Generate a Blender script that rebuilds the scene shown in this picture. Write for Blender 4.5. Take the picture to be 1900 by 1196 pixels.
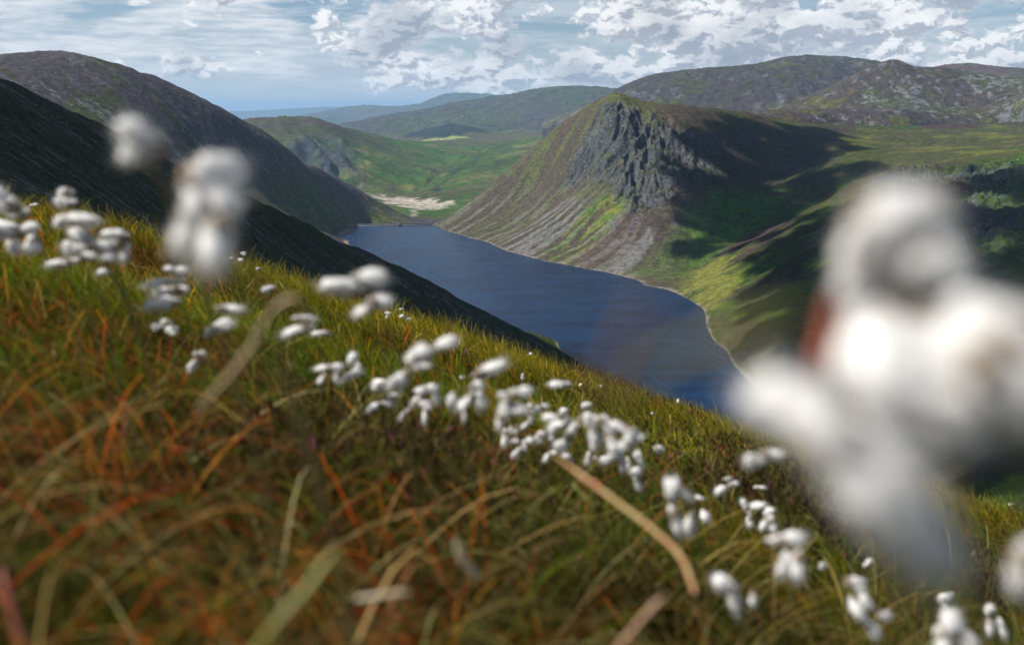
import bpy, math, random
import numpy as np
from mathutils import Vector
S = bpy.context.scene
for _o in list(bpy.data.objects):
    bpy.data.objects.remove(_o)
COL = S.collection
R = math.radians

# ---------------------------------------------------------------- camera
F = 1847.0 / 1900.0
PITCH = math.atan(393 / 1847.0)
SP, CP = math.sin(PITCH), math.cos(PITCH)
WATER_Z = -350.0
cam_d = bpy.data.cameras.new("camera")
cam = bpy.data.objects.new("camera", cam_d)
COL.objects.link(cam)
cam.location = (0, 0, 0)
cam.rotation_euler = (R(90) - PITCH, 0, 0)
cam_d.sensor_width = 36.0
cam_d.lens = 36.0 * F
cam_d.clip_start = 0.02
cam_d.clip_end = 200000
cam_d.dof.use_dof = True
cam_d.dof.focus_distance = 30.0
cam_d.dof.aperture_fstop = 3.7
cam_d.dof.aperture_blades = 9
S.camera = cam

# ---------------------------------------------------------------- sun, exposure
SUN_EL, SUN_AZ = R(50), R(-95)            # azimuth from +Y, negative = left
SUNV = np.array([math.sin(SUN_AZ) * math.cos(SUN_EL), math.cos(SUN_AZ) * math.cos(SUN_EL), math.sin(SUN_EL)])
sun_d = bpy.data.lights.new("sun", 'SUN')
sun_d.energy = 5.0
sun_d.angle = R(0.55)
sun_d.color = (1.0, 0.955, 0.89)
sun = bpy.data.objects.new("sun", sun_d)
COL.objects.link(sun)
sun.rotation_euler = Vector(SUNV.tolist()).to_track_quat('Z', 'Y').to_euler()
S.view_settings.view_transform = 'Standard'
S.view_settings.look = 'None'
S.view_settings.exposure = 0.65
S.view_settings.gamma = 1.0
S.render.engine = 'CYCLES'
S.cycles.use_denoising = True
S.cycles.max_bounces = 5
S.cycles.diffuse_bounces = 2
S.cycles.glossy_bounces = 2
S.cycles.transmission_bounces = 3
S.cycles.transparent_max_bounces = 6
S.cycles.volume_bounces = 0
S.cycles.sample_clamp_indirect = 4.0

# ---------------------------------------------------------------- node helpers
class NT:
    def __init__(s, tree):
        s.t = tree; s.n = tree.nodes; s.l = tree.links
        s.n.clear()
    def new(s, kind, **kw):
        nd = s.n.new(kind)
        for k, v in kw.items():
            setattr(nd, k, v)
        return nd
    def put(s, sock, v):
        if isinstance(v, bpy.types.NodeSocket):
            s.l.new(v, sock)
        elif v is not None:
            if isinstance(v, (tuple, list)) and len(v) == 3 and sock.type == 'RGBA':
                v = (*v, 1)
            sock.default_value = v
    def m(s, op, a, b=None, c=None, clamp=False):
        nd = s.new('ShaderNodeMath', operation=op); nd.use_clamp = clamp
        s.put(nd.inputs[0], a)
        if b is not None: s.put(nd.inputs[1], b)
        if c is not None: s.put(nd.inputs[2], c)
        return nd.outputs[0]
    def v(s, op, a, b=None, scale=None):
        nd = s.new('ShaderNodeVectorMath', operation=op)
        s.put(nd.inputs[0], a)
        if b is not None: s.put(nd.inputs[1], b)
        if scale is not None: s.put(nd.inputs['Scale'], scale)
        return nd.outputs['Value'] if op in ('DOT_PRODUCT', 'LENGTH', 'DISTANCE') else nd.outputs[0]
    def mix(s, f, a, b, blend='MIX'):
        nd = s.new('ShaderNodeMix', data_type='RGBA', blend_type=blend)
        s.put(nd.inputs[0], f); s.put(nd.inputs[6], a); s.put(nd.inputs[7], b)
        return nd.outputs[2]
    def noise(s, vec, scale, detail=4, rough=0.5, dist=0.0, dim='3D'):
        nd = s.new('ShaderNodeTexNoise', noise_dimensions=dim)
        s.put(nd.inputs['Vector'], vec); nd.inputs['Scale'].default_value = scale
        nd.inputs['Detail'].default_value = detail; nd.inputs['Roughness'].default_value = rough
        nd.inputs['Distortion'].default_value = dist
        return nd.outputs[0]
    def voro(s, vec, scale, feature='F1', out='Distance', smooth=None, rnd=1.0):
        nd = s.new('ShaderNodeTexVoronoi', feature=feature)
        s.put(nd.inputs['Vector'], vec); nd.inputs['Scale'].default_value = scale
        nd.inputs['Randomness'].default_value = rnd
        if smooth is not None: nd.inputs['Smoothness'].default_value = smooth
        return nd.outputs[out]
    def ss(s, v, lo, hi, a=0.0, b=1.0):
        nd = s.new('ShaderNodeMapRange', interpolation_type='SMOOTHSTEP')
        s.put(nd.inputs[0], v); s.put(nd.inputs[1], lo); s.put(nd.inputs[2], hi); s.put(nd.inputs[3], a); s.put(nd.inputs[4], b)
        return nd.outputs[0]
    def xyz(s, x, y, z):
        nd = s.new('ShaderNodeCombineXYZ')
        for k, q in enumerate((x, y, z)): s.put(nd.inputs[k], q)
        return nd.outputs[0]
    def sep(s, v):
        nd = s.new('ShaderNodeSeparateXYZ'); s.put(nd.inputs[0], v)
        return nd.outputs
    def mapping(s, vec, scale=(1, 1, 1), rot=(0, 0, 0), loc=(0, 0, 0)):
        nd = s.new('ShaderNodeMapping'); s.put(nd.inputs[0], vec)
        nd.inputs['Scale'].default_value = scale; nd.inputs['Rotation'].default_value = rot; nd.inputs['Location'].default_value = loc
        return nd.outputs[0]

def material(name):
    m = bpy.data.materials.new(name); m.use_nodes = True
    return m, NT(m.node_tree)

# ---------------------------------------------------------------- sky
world = bpy.data.worlds.new("World"); S.world = world
world.use_nodes = True
world.cycles.sampling_method = 'MANUAL'; world.cycles.sample_map_resolution = 512
def build_sky():
    g = NT(world.node_tree)
    sky = g.new('ShaderNodeTexSky', sky_type='NISHITA')
    sky.sun_disc = False; sky.sun_elevation = SUN_EL; sky.sun_rotation = SUN_AZ
    sky.altitude = 500; sky.air_density = 1.0; sky.dust_density = 1.2; sky.ozone_density = 1.2
    tc = g.new('ShaderNodeTexCoord').outputs['Generated']
    d = g.v('NORMALIZE', tc)
    x, y, z = g.sep(d)
    az = g.m('ARCTAN2', x, y)                  # radians, 0 straight ahead
    el = g.m('ARCSINE', z)
    # ---- cumulus: heaped puffs, denser towards the right
    p0 = g.xyz(az, g.m('MULTIPLY', el, 1.7), 0.0)
    wob = g.new('ShaderNodeTexNoise', noise_dimensions='2D'); g.put(wob.inputs['Vector'], p0); wob.inputs['Scale'].default_value = 30.0; wob.inputs['Detail'].default_value = 5; wob.inputs['Roughness'].default_value = .6
    pc = g.v('ADD', p0, g.v('SCALE', g.v('SUBTRACT', wob.outputs['Color'], (.5, .5, .5)), scale=0.030))
    def puffs(vec):
        big = g.noise(vec, 12.0, 3, 0.5, dim='2D')
        b1 = g.voro(vec, 40.0, 'SMOOTH_F1', smooth=.25); b2 = g.voro(g.v('ADD', vec, (4.2, 1.3, 0)), 95.0); b3 = g.voro(g.v('ADD', vec, (2.2, 6.3, 0)), 210.0)
        b = g.m('ADD', g.m('MULTIPLY', g.m('SUBTRACT', .42, b1), 0.26), g.m('MULTIPLY', g.m('SUBTRACT', .42, b2), 0.15))
        return g.m('ADD', big, g.m('ADD', b, g.m('MULTIPLY', g.m('SUBTRACT', .42, b3), 0.07)))
    n0 = puffs(pc)
    nl = puffs(g.v('ADD', pc, (-0.004, 0.009, 0)))       # a step towards the sun
    cov = g.ss(az, -0.27, -0.03, -0.055, 0.165)
    cov = g.m('ADD', cov, g.ss(el, 0.008, 0.030, -0.24, 0.0))      # flat base of the bank above the horizon
    high = g.ss(el, 0.30, 0.55, 1.0, 0.0)                          # clear blue overhead
    dens = g.m('ADD', n0, cov)
    mask = g.m('MULTIPLY', g.ss(dens, 0.465, 0.575), high)
    lit = g.ss(g.m('SUBTRACT', nl, n0), -0.07, 0.08, 1.0, 0.0)
    belly = g.noise(g.v('ADD', p0, (1.7, 0.4, 0)), 11.0, 4, 0.5, dim='2D')
    shade = g.m('MULTIPLY', g.m('ADD', g.m('MULTIPLY', lit, .75), .25), g.ss(belly, 0.28, 0.62, .35, 1.0))
    ccol = g.mix(shade, (2.3, 2.75, 3.5), (7.7, 7.8, 7.9))
    ccol = g.mix(g.ss(dens, 0.47, 0.60, 0.5, 0.0), ccol, (5.8, 6.1, 6.4))
    # ---- thin layer cloud: long flat sheets
    pl = g.xyz(g.m('MULTIPLY', az, 2.6), g.m('MULTIPLY', el, 19.0), 0.3)
    s1 = g.noise(g.v('ADD', pl, g.v('SCALE', g.xyz(0.0, g.noise(pl, 3.0, 2), 0.0), scale=0.35)), 2.4, 7, 0.60)
    lcov = g.ss(az, -0.5, 0.0, 0.13, 0.05)
    lmask = g.m('MULTIPLY', g.ss(g.m('ADD', s1, lcov), 0.46, 0.60), 0.85)
    lmask = g.m('MULTIPLY', g.m('MULTIPLY', lmask, g.ss(el, 0.008, 0.04)), g.m('MULTIPLY', high, g.ss(az, -.2, .1, 1.0, .45)))
    lcol = g.mix(g.ss(g.noise(pl, 5.0, 5, 0.62), 0.35, 0.65), (4.0, 4.6, 5.3), (7.0, 7.2, 7.4))
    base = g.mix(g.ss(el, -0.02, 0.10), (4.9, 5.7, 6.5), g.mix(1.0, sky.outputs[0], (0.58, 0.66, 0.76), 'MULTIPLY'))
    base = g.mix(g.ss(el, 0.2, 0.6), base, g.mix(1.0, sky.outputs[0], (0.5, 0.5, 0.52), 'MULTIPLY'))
    c = g.mix(lmask, base, lcol)
    c = g.mix(mask, c, ccol)
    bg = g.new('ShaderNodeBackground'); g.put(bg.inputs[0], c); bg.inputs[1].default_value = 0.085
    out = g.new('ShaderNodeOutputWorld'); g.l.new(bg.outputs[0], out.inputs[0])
build_sky()

# ---------------------------------------------------------------- geometry helpers
def ray(px, py):
    """direction of the photograph's pixel with its forward (Y) component 1"""
    x = (px - 950) / 1847.0; v = (598 - py) / 1847.0
    y = CP + v * SP
    return x / y, (-SP + v * CP) / y
def at(px, py, Y):
    x, z = ray(px, py)
    return (x * Y, Y, z * Y)
def onwater(px, py, zw=WATER_Z):
    x, z = ray(px, py); Y = zw / z
    return (x * Y, Y, zw)

class Tile:
    def __init__(s, seed, n=512):
        s.n = n; s.a = np.random.RandomState(seed).rand(n, n).astype(np.float32) * 2 - 1
    def __call__(s, x, y):
        xi = np.floor(x); yi = np.floor(y); fx = (x - xi).astype(np.float32); fy = (y - yi).astype(np.float32)
        fx = fx * fx * (3 - 2 * fx); fy = fy * fy * (3 - 2 * fy)
        i = xi.astype(np.int64) % s.n; j = yi.astype(np.int64) % s.n; i1 = (i + 1) % s.n; j1 = (j + 1) % s.n
        a = s.a
        return (a[j, i] * (1 - fx) + a[j, i1] * fx) * (1 - fy) + (a[j1, i] * (1 - fx) + a[j1, i1] * fx) * fy
TILES = [Tile(11 + k) for k in range(4)]
def fbm(x, y, s, octv=5, seed=0, gain=0.5, ridged=False):
    o = 0; a = 1.0; tot = 0; f = 1.0 / s; c, sn = math.cos(0.6), math.sin(0.6)
    for k in range(octv):
        v = TILES[(seed + k) % 4](x * f + 17.3 * k + seed * 5.1, y * f - 9.1 * k)
        if ridged: v = 1 - 2 * np.abs(v)
        o = o + a * v; tot += a; a *= gain
        x, y = x * c - y * sn, x * sn + y * c; f *= 2.03
    return o / tot * 1.6
def sm(v, lo, hi):
    t = np.clip((v - lo) / (hi - lo), 0, 1)
    return t * t * (3 - 2 * t)

class RBF:
    """smooth terrain through scattered surveyed points"""
    def __init__(s, pts, c=60.0):
        p = np.array(pts, float); s.c2 = c * c
        s.p = p[:, :2]; n = len(p)
        d = np.sqrt(((s.p[:, None] - s.p[None]) ** 2).sum(2) + s.c2)
        A = np.zeros((n + 3, n + 3)); A[:n, :n] = -d + np.eye(n) * 1.0
        A[:n, n] = 1; A[:n, n + 1:] = s.p / 1000; A[n, :n] = 1; A[n + 1:, :n] = s.p.T / 1000
        b = np.zeros(n + 3); b[:n] = p[:, 2]
        s.w = np.linalg.solve(A, b)
    def __call__(s, x, y):
        sh = np.shape(x); x = np.ravel(x); y = np.ravel(y); n = len(s.p)
        o = (s.w[n] + s.w[n + 1] * x / 1000 + s.w[n + 2] * y / 1000)
        for k in range(n):
            o = o - s.w[k] * np.sqrt((x - s.p[k, 0]) ** 2 + (y - s.p[k, 1]) ** 2 + s.c2)
        return o.reshape(sh)

class Coarse:
    """heights of an RBF sampled on a regular grid: fast lookups, gradients, streamlines"""
    def __init__(s, f, x0, x1, y0, y1, step):
        s.x0, s.y0, s.st = x0, y0, step
        xs = np.arange(x0, x1 + step, step); ys = np.arange(y0, y1 + step, step)
        X, Y = np.meshgrid(xs, ys); s.h = f(X, Y)
        gy, gx = np.gradient(s.h, step); s.gx, s.gy = gx, gy
    def _s(s, a, x, y):
        u = np.clip((x - s.x0) / s.st, 0, a.shape[1] - 1.001); v = np.clip((y - s.y0) / s.st, 0, a.shape[0] - 1.001)
        i = u.astype(int); j = v.astype(int); fu = u - i; fv = v - j
        return (a[j, i] * (1 - fu) + a[j, i + 1] * fu) * (1 - fv) + (a[j + 1, i] * (1 - fu) + a[j + 1, i + 1] * fu) * fv
    def grad(s, x, y): return s._s(s.gx, x, y), s._s(s.gy, x, y)
    def streaks(s, x, y, scale, step, n=8, seed=0):
        """noise smeared along the fall line: gullies, ribs and screes"""
        t = TILES[seed % 4]; o = t(x / scale, y / scale) + 0.0
        for sg in (1, -1):
            px, py = x.copy(), y.copy()
            for k in range(n):
                gx, gy = s.grad(px, py); m = np.sqrt(gx * gx + gy * gy) + 1e-6
                px = px + sg * step * gx / m; py = py + sg * step * gy / m
                o = o + t(px / scale, py / scale)
        return o / math.sqrt(2 * n + 1) * 1.4

def hit(f, pts, y0, y1, n=500):
    """where the photograph's sight lines first meet a hill: world x, y"""
    out = []
    Ys = np.linspace(y0, y1, n)
    for px, py in pts:
        x, z = ray(px, py); h = f(x * Ys, Ys); below = np.where(h >= z * Ys)[0]
        k = below[0] if len(below) else int(np.argmin(np.abs(h - z * Ys)))
        out.append((x * Ys[k], Ys[k]))
    return np.array(out)
def inside(poly, x, y, soft):
    """1 inside a world polygon, fading over soft metres"""
    sh = x.shape; x = x.ravel(); y = y.ravel(); n = len(poly)
    ins = np.zeros(x.shape, bool); dist = np.full(x.shape, 1e9)
    for k in range(n):
        x1, y1 = poly[k]; x2, y2 = poly[(k + 1) % n]
        c = ((y1 > y) != (y2 > y)) & (x < (x2 - x1) * (y - y1) / (y2 - y1 + 1e-9) + x1)
        ins ^= c
        dx, dy = x2 - x1, y2 - y1; L = dx * dx + dy * dy + 1e-9
        t = np.clip(((x - x1) * dx + (y - y1) * dy) / L, 0, 1)
        dist = np.minimum(dist, np.hypot(x - x1 - t * dx, y - y1 - t * dy))
    sd = np.where(ins, dist, -dist)
    return sm(sd, -soft, soft).reshape(sh)

def mesh_obj(name, V, Fc, mat=None, smooth=True, attrs=None, parent=None, Mi=None):
    V = np.ascontiguousarray(V, dtype=np.float32); Fc = np.ascontiguousarray(Fc, dtype=np.int32)
    me = bpy.data.meshes.new(name); k = Fc.shape[1]
    me.vertices.add(len(V)); me.vertices.foreach_set('co', V.ravel())
    me.loops.add(Fc.size); me.loops.foreach_set('vertex_index', Fc.ravel())
    me.polygons.add(len(Fc)); me.polygons.foreach_set('loop_start', np.arange(0, Fc.size, k, dtype=np.int32))
    if Mi is not None: me.polygons.foreach_set('material_index', np.ascontiguousarray(Mi, dtype=np.int32))
    me.update(calc_edges=True)
    if smooth: me.polygons.foreach_set('use_smooth', np.ones(len(Fc), bool))
    for nm, arr in (attrs or {}).items():
        at_ = me.attributes.new(nm, 'FLOAT_COLOR', 'POINT')
        at_.data.foreach_set('color', np.ascontiguousarray(arr, dtype=np.float32).ravel())
    for q in (mat if isinstance(mat, (list, tuple)) else [mat]):
        if q: me.materials.append(q)
    o = bpy.data.objects.new(name, me); COL.objects.link(o)
    if parent: o.parent = parent
    return o
def grid_faces(ny, nx, wrap=False):
    j, i = np.meshgrid(np.arange(ny - 1), np.arange(nx if wrap else nx - 1), indexing='ij'); i1 = (i + 1) % nx
    return np.stack([j * nx + i, j * nx + i1, (j + 1) * nx + i1, (j + 1) * nx + i], -1).reshape(-1, 4)
def setting(o, kind='structure'):
    o['kind'] = kind
    return o
def normals(P):
    du = np.gradient(P, axis=1); dv = np.gradient(P, axis=0); n = np.cross(du, dv)
    n /= np.linalg.norm(n, axis=2, keepdims=True) + 1e-12
    return n * np.sign(n[..., 2:3] + 1e-9)
def lerp(a, b, t): return a + (b - a) * t[..., None]
C3 = lambda *c: np.array(c, float)

def hill_material(name, fine, rockcol=(0.30, 0.31, 0.33), speck=0.6, bump=1.0):
    """vegetation colours come from the ground cover stored on the mesh; stones, tufts and their relief are procedural"""
    m, g = material(name)
    att = g.new('ShaderNodeAttribute'); att.attribute_name = 'cover'
    pos = g.new('ShaderNodeNewGeometry').outputs['Position']
    ps = g.mapping(pos, scale=(1 / fine, 1 / fine, 1.6 / fine))
    n1 = g.noise(ps, 0.35, 6, 0.62)
    n2 = g.noise(ps, 2.0, 3, 0.6)
    wp = g.v('ADD', ps, g.v('SCALE', g.xyz(g.m('SUBTRACT', n2, .5), g.m('SUBTRACT', n1, .5), 0), scale=1.6))
    st = g.voro(wp, 0.9, 'F1', 'Distance')
    stc = g.voro(wp, 0.9, 'F1', 'Color')
    rnd = g.sep(stc)[0]
    alpha = att.outputs['Alpha']
    clus = g.noise(ps, 0.12, 4, 0.6)
    # chance that a cell is a bare stone grows with the rockiness of the ground; stones come in runs and in all sizes
    isst = g.m('MULTIPLY', g.ss(g.m('SUBTRACT', g.m('ADD', alpha, g.m('MULTIPLY', g.m('SUBTRACT', clus, 0.56), 2.2)), rnd), -0.05, 0.25),
               g.ss(g.m('SUBTRACT', st, g.m('MULTIPLY', g.sep(stc)[2], 0.34)), -0.02, 0.16, 1.0, 0.0))
    veg = g.mix(1.0, att.outputs['Color'], g.mix(g.ss(n1, 0.3, 0.7), (0.62, 0.62, 0.66), (1.38, 1.36, 1.22)), 'MULTIPLY')
    veg = g.mix(1.0, veg, g.mix(g.ss(n2, 0.3, 0.7), (0.6, 0.62, 0.6), (1.4, 1.38, 1.35)), 'MULTIPLY')
    rc = g.mix(g.sep(stc)[1], tuple(0.45 * c for c in rockcol), tuple(1.35 * c for c in rockcol))
    col = g.mix(g.m('MULTIPLY', isst, speck), veg, rc)
    b = g.new('ShaderNodeBump'); b.inputs['Strength'].default_value = min(1.0, bump); b.inputs['Distance'].default_value = fine * 0.7 * bump
    h = g.m('ADD', g.m('MULTIPLY', n1, 0.9), g.m('ADD', g.m('MULTIPLY', n2, 0.5), g.m('MULTIPLY', isst, 0.45)))
    g.put(b.inputs['Height'], h)
    p = g.new('ShaderNodeBsdfPrincipled'); g.put(p.inputs['Base Color'], col); p.inputs['Roughness'].default_value = 0.95
    p.inputs['Specular IOR Level'].default_value = 0.03
    g.l.new(b.outputs[0], p.inputs['Normal'])
    o = g.new('ShaderNodeOutputMaterial'); g.l.new(p.outputs[0], o.inputs[0])
    return m

GREEN = C3(0.038, 0.074, 0.010); BRIGHT = C3(0.046, 0.108, 0.011); YEL = C3(0.135, 0.140, 0.028); OLIVE = C3(0.052, 0.058, 0.021)
HEATH = C3(0.052, 0.036, 0.036); BROWN = C3(0.064, 0.050, 0.038); ROCK = C3(0.082, 0.090, 0.108); SCREE = C3(0.145, 0.140, 0.142)
DARK = C3(0.024, 0.030, 0.026); SAND = C3(0.40, 0.355, 0.31)

def build_hill(name, f, t0, t1, Y0, Y1, nx, ny, shape, cover, mat, rows=None):
    t = np.linspace(t0, t1, nx); v = np.linspace(0, 1, ny); Yv = Y0 * (Y1 / Y0) ** v if rows is None else rows; ny = len(Yv)
    T, Yg = np.meshgrid(t, Yv); X = T * Yg
    H = f(X, Yg)
    H = H + shape(X, Yg, H)
    P = np.stack([X, Yg, H], -1); N = normals(P)
    c = cover(X, Yg, H, 1 - N[..., 2], N)
    return mesh_obj(name, P.reshape(-1, 3), grid_faces(ny, nx), mat, attrs={'cover': c.reshape(-1, 4)})

def drop(pts, dy, dz, dx=0.0):
    return [(x * (1 + dy / y) + dx, y + dy, z + dz) for x, y, z in pts]

# ---------------------------------------------------------------- the crag above the lake (right)
W = onwater
shore = [W(*p) for p in ((812, 420), (870, 442), (935, 465), (1000, 483), (1080, 498), (1150, 513), (1190, 530), (1240, 541), (1300, 573), (1306, 600), (1345, 650), (1400, 720), (1450, 800), (1520, 900), (1600, 1000))]
inlake = [(x - 120, y - 40, -400) for x, y, z in shore] + [(x - 420, y - 140, -470) for x, y, z in shore[::3]]
crest = [at(*p) for p in ((850, 388, 3120), (900, 350, 3180), (950, 313, 3230), (1000, 274, 3250), (1040, 238, 3200), (1060, 218, 3150), (1085, 199, 3060), (1108, 186, 2980),
         (1118, 187, 2940), (1126, 181, 2920), (1140, 180, 2900), (1152, 183, 2890), (1165, 192, 2880), (1200, 198, 2900), (1250, 200, 2900), (1320, 204, 2950), (1390, 209, 3000), (1440, 226, 3050),
         (1560, 236, 3100), (1700, 232, 3300), (1900, 226, 3400), (2200, 222, 3400))]
face = [at(*p) for p in ((1000, 400, 2750), (1000, 340, 3000), (940, 420, 2800), (1080, 440, 2430), (1080, 330, 2780), (1090, 250, 2900), (1130, 225, 2800), (1150, 400, 2420), (1150, 330, 2580),
        (1150, 280, 2690), (1160, 225, 2790), (1220, 230, 2760), (1250, 350, 2520), (1250, 450, 2270), (1250, 290, 2650), (1260, 245, 2720), (1330, 240, 2800), (1330, 290, 2700),
        (1330, 420, 2350), (1330, 350, 2520), (1400, 300, 2750), (1400, 250, 2880), (1400, 350, 2570),
        (1290, 505, 2060), (1300, 520, 1985), (1400, 455, 2010), (1500, 390, 2080), (1600, 337, 2150), (1700, 312, 2150), (1800, 298, 2050), (1900, 286, 1950), (2150, 270, 1900),
        (1400, 600, 1450), (1400, 520, 1763), (1500, 700, 1150), (1500, 550, 1500), (1500, 450, 1800), (1600, 600, 1250), (1600, 450, 1650), (1600, 380, 1920),
        (1750, 500, 1350), (1750, 350, 1850), (1900, 600, 1050), (1900, 400, 1500), (1900, 750, 850), (1900, 900, 700), (2200, 600, 950), (2200, 400, 1400),
        (1560, 300, 2600), (1560, 262, 2880), (1700, 270, 2850), (1700, 290, 2500), (1900, 250, 2950), (1900, 272, 2500), (1500, 330, 2550), (2200, 250, 2900))]
ravine = [(0.2978 * 2330, 2330, -238), (0.235 * 2260, 2260, -292), (0.192 * 2100, 2100, -332)]
back = drop(crest[:8], 260, -150) + drop(crest[:8], 600, -330) + drop(crest[8:13], 300, -80) + drop(crest[8:13], 800, -220) + drop(crest[13:], 350, -12) + drop(crest[13:], 900, -60) + [(-60, 3350, -380), (-260, 3120, -352), (100, 3600, -370)]
f_crag = RBF(shore + inlake + crest + face + ravine + back, 22.0)
g_crag = Coarse(f_crag, -600, 3200, 500, 4300, 14.0)
def H(*pts): return hit(f_crag, pts, 620, 3300)
crag_poly = H((1132, 190), (1185, 200), (1262, 235), (1330, 265), (1345, 330), (1260, 370), (1180, 395), (1135, 345), (1085, 335), (1045, 330), (1065, 290), (1100, 230))
core_poly = H((1122, 186), (1165, 192), (1195, 215), (1200, 260), (1160, 300), (1140, 260), (1122, 230))
right_crags = H((1640, 325), (1760, 312), (1900, 300), (1900, 470), (1780, 450), (1600, 420), (1560, 400))
bowl = H((1245, 415), (1320, 355), (1450, 345), (1425, 410), (1330, 470), (1270, 520), (1190, 520), (1150, 508), (1215, 465))
moss1 = H((1105, 290), (1120, 232), (1140, 225), (1140, 250), (1125, 290), (1070, 345), (1055, 335))
moss2 = H((1005, 478), (1075, 390), (1150, 350), (1175, 375), (1150, 405), (1075, 470), (1050, 492))
scree1 = H((930, 455), (1045, 365), (1090, 372), (1010, 470), (985, 478))
scree2 = H((1125, 500), (1210, 410), (1250, 400), (1262, 425), (1200, 480), (1150, 508))
heather1 = H((1020, 480), (1130, 395), (1200, 390), (1230, 400), (1110, 500))
shoulder = H((1258, 545), (1275, 505), (1330, 485), (1370, 520), (1330, 570), (1300, 570))
plateau = H((1600, 240), (1900, 232), (1900, 285), (1640, 318), (1560, 330), (1520, 292))
moor_top = H((1200, 203), (1320, 212), (1440, 232), (1580, 240), (1540, 300), (1430, 345), (1345, 335), (1270, 240))
crestline = np.array([c[:2] for c in crest])
def near_crest(X, Y, w):
    d = np.full(X.shape, 1e9)
    for k in range(len(crestline) - 1):
        a_, b_ = crestline[k], crestline[k + 1]; e_ = b_ - a_; t = np.clip(((X - a_[0]) * e_[0] + (Y - a_[1]) * e_[1]) / (e_ @ e_), 0, 1)
        d = np.minimum(d, np.hypot(X - a_[0] - t * e_[0], Y - a_[1] - t * e_[1]))
    return 1 - sm(d, w * .3, w)
def shape_crag(X, Y, Hh):
    cr = inside(crag_poly, X, Y, 45) ; rc = inside(right_crags, X, Y, 60); core = inside(core_poly, X, Y, 20)
    land = sm(Hh, WATER_Z - 2, WATER_Z + 25)
    s1 = g_crag.streaks(X, Y, 24, 9, 5, 1); s2 = g_crag.streaks(X, Y, 8, 4, 4, 2)
    rg = 1 - np.abs(s1) * 1.6
    d = (cr * 7 + rc * 8 + core * 4) * rg + 1.3 * g_crag.streaks(X, Y, 26, 16, 8, 3) + (cr * 3.5 + rc * 5 + 0.5) * s2
    d = d + (cr + rc) * (10 * fbm(X, Y, 46, 5, 2, 0.6, True) + 4 * fbm(X, Y, 15, 4, 1, 0.6, True))
    d = d + fbm(X, Y, 160, 4, 1) * 6 + fbm(X, Y, 22, 4, 3, 0.55) * (1.3 + 3 * cr)
    d = (d * .85 - (cr + rc) * 5 - 1) * (1 - .85 * near_crest(X, Y, 36))
    return d * land + (1 - land) * -2
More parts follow.
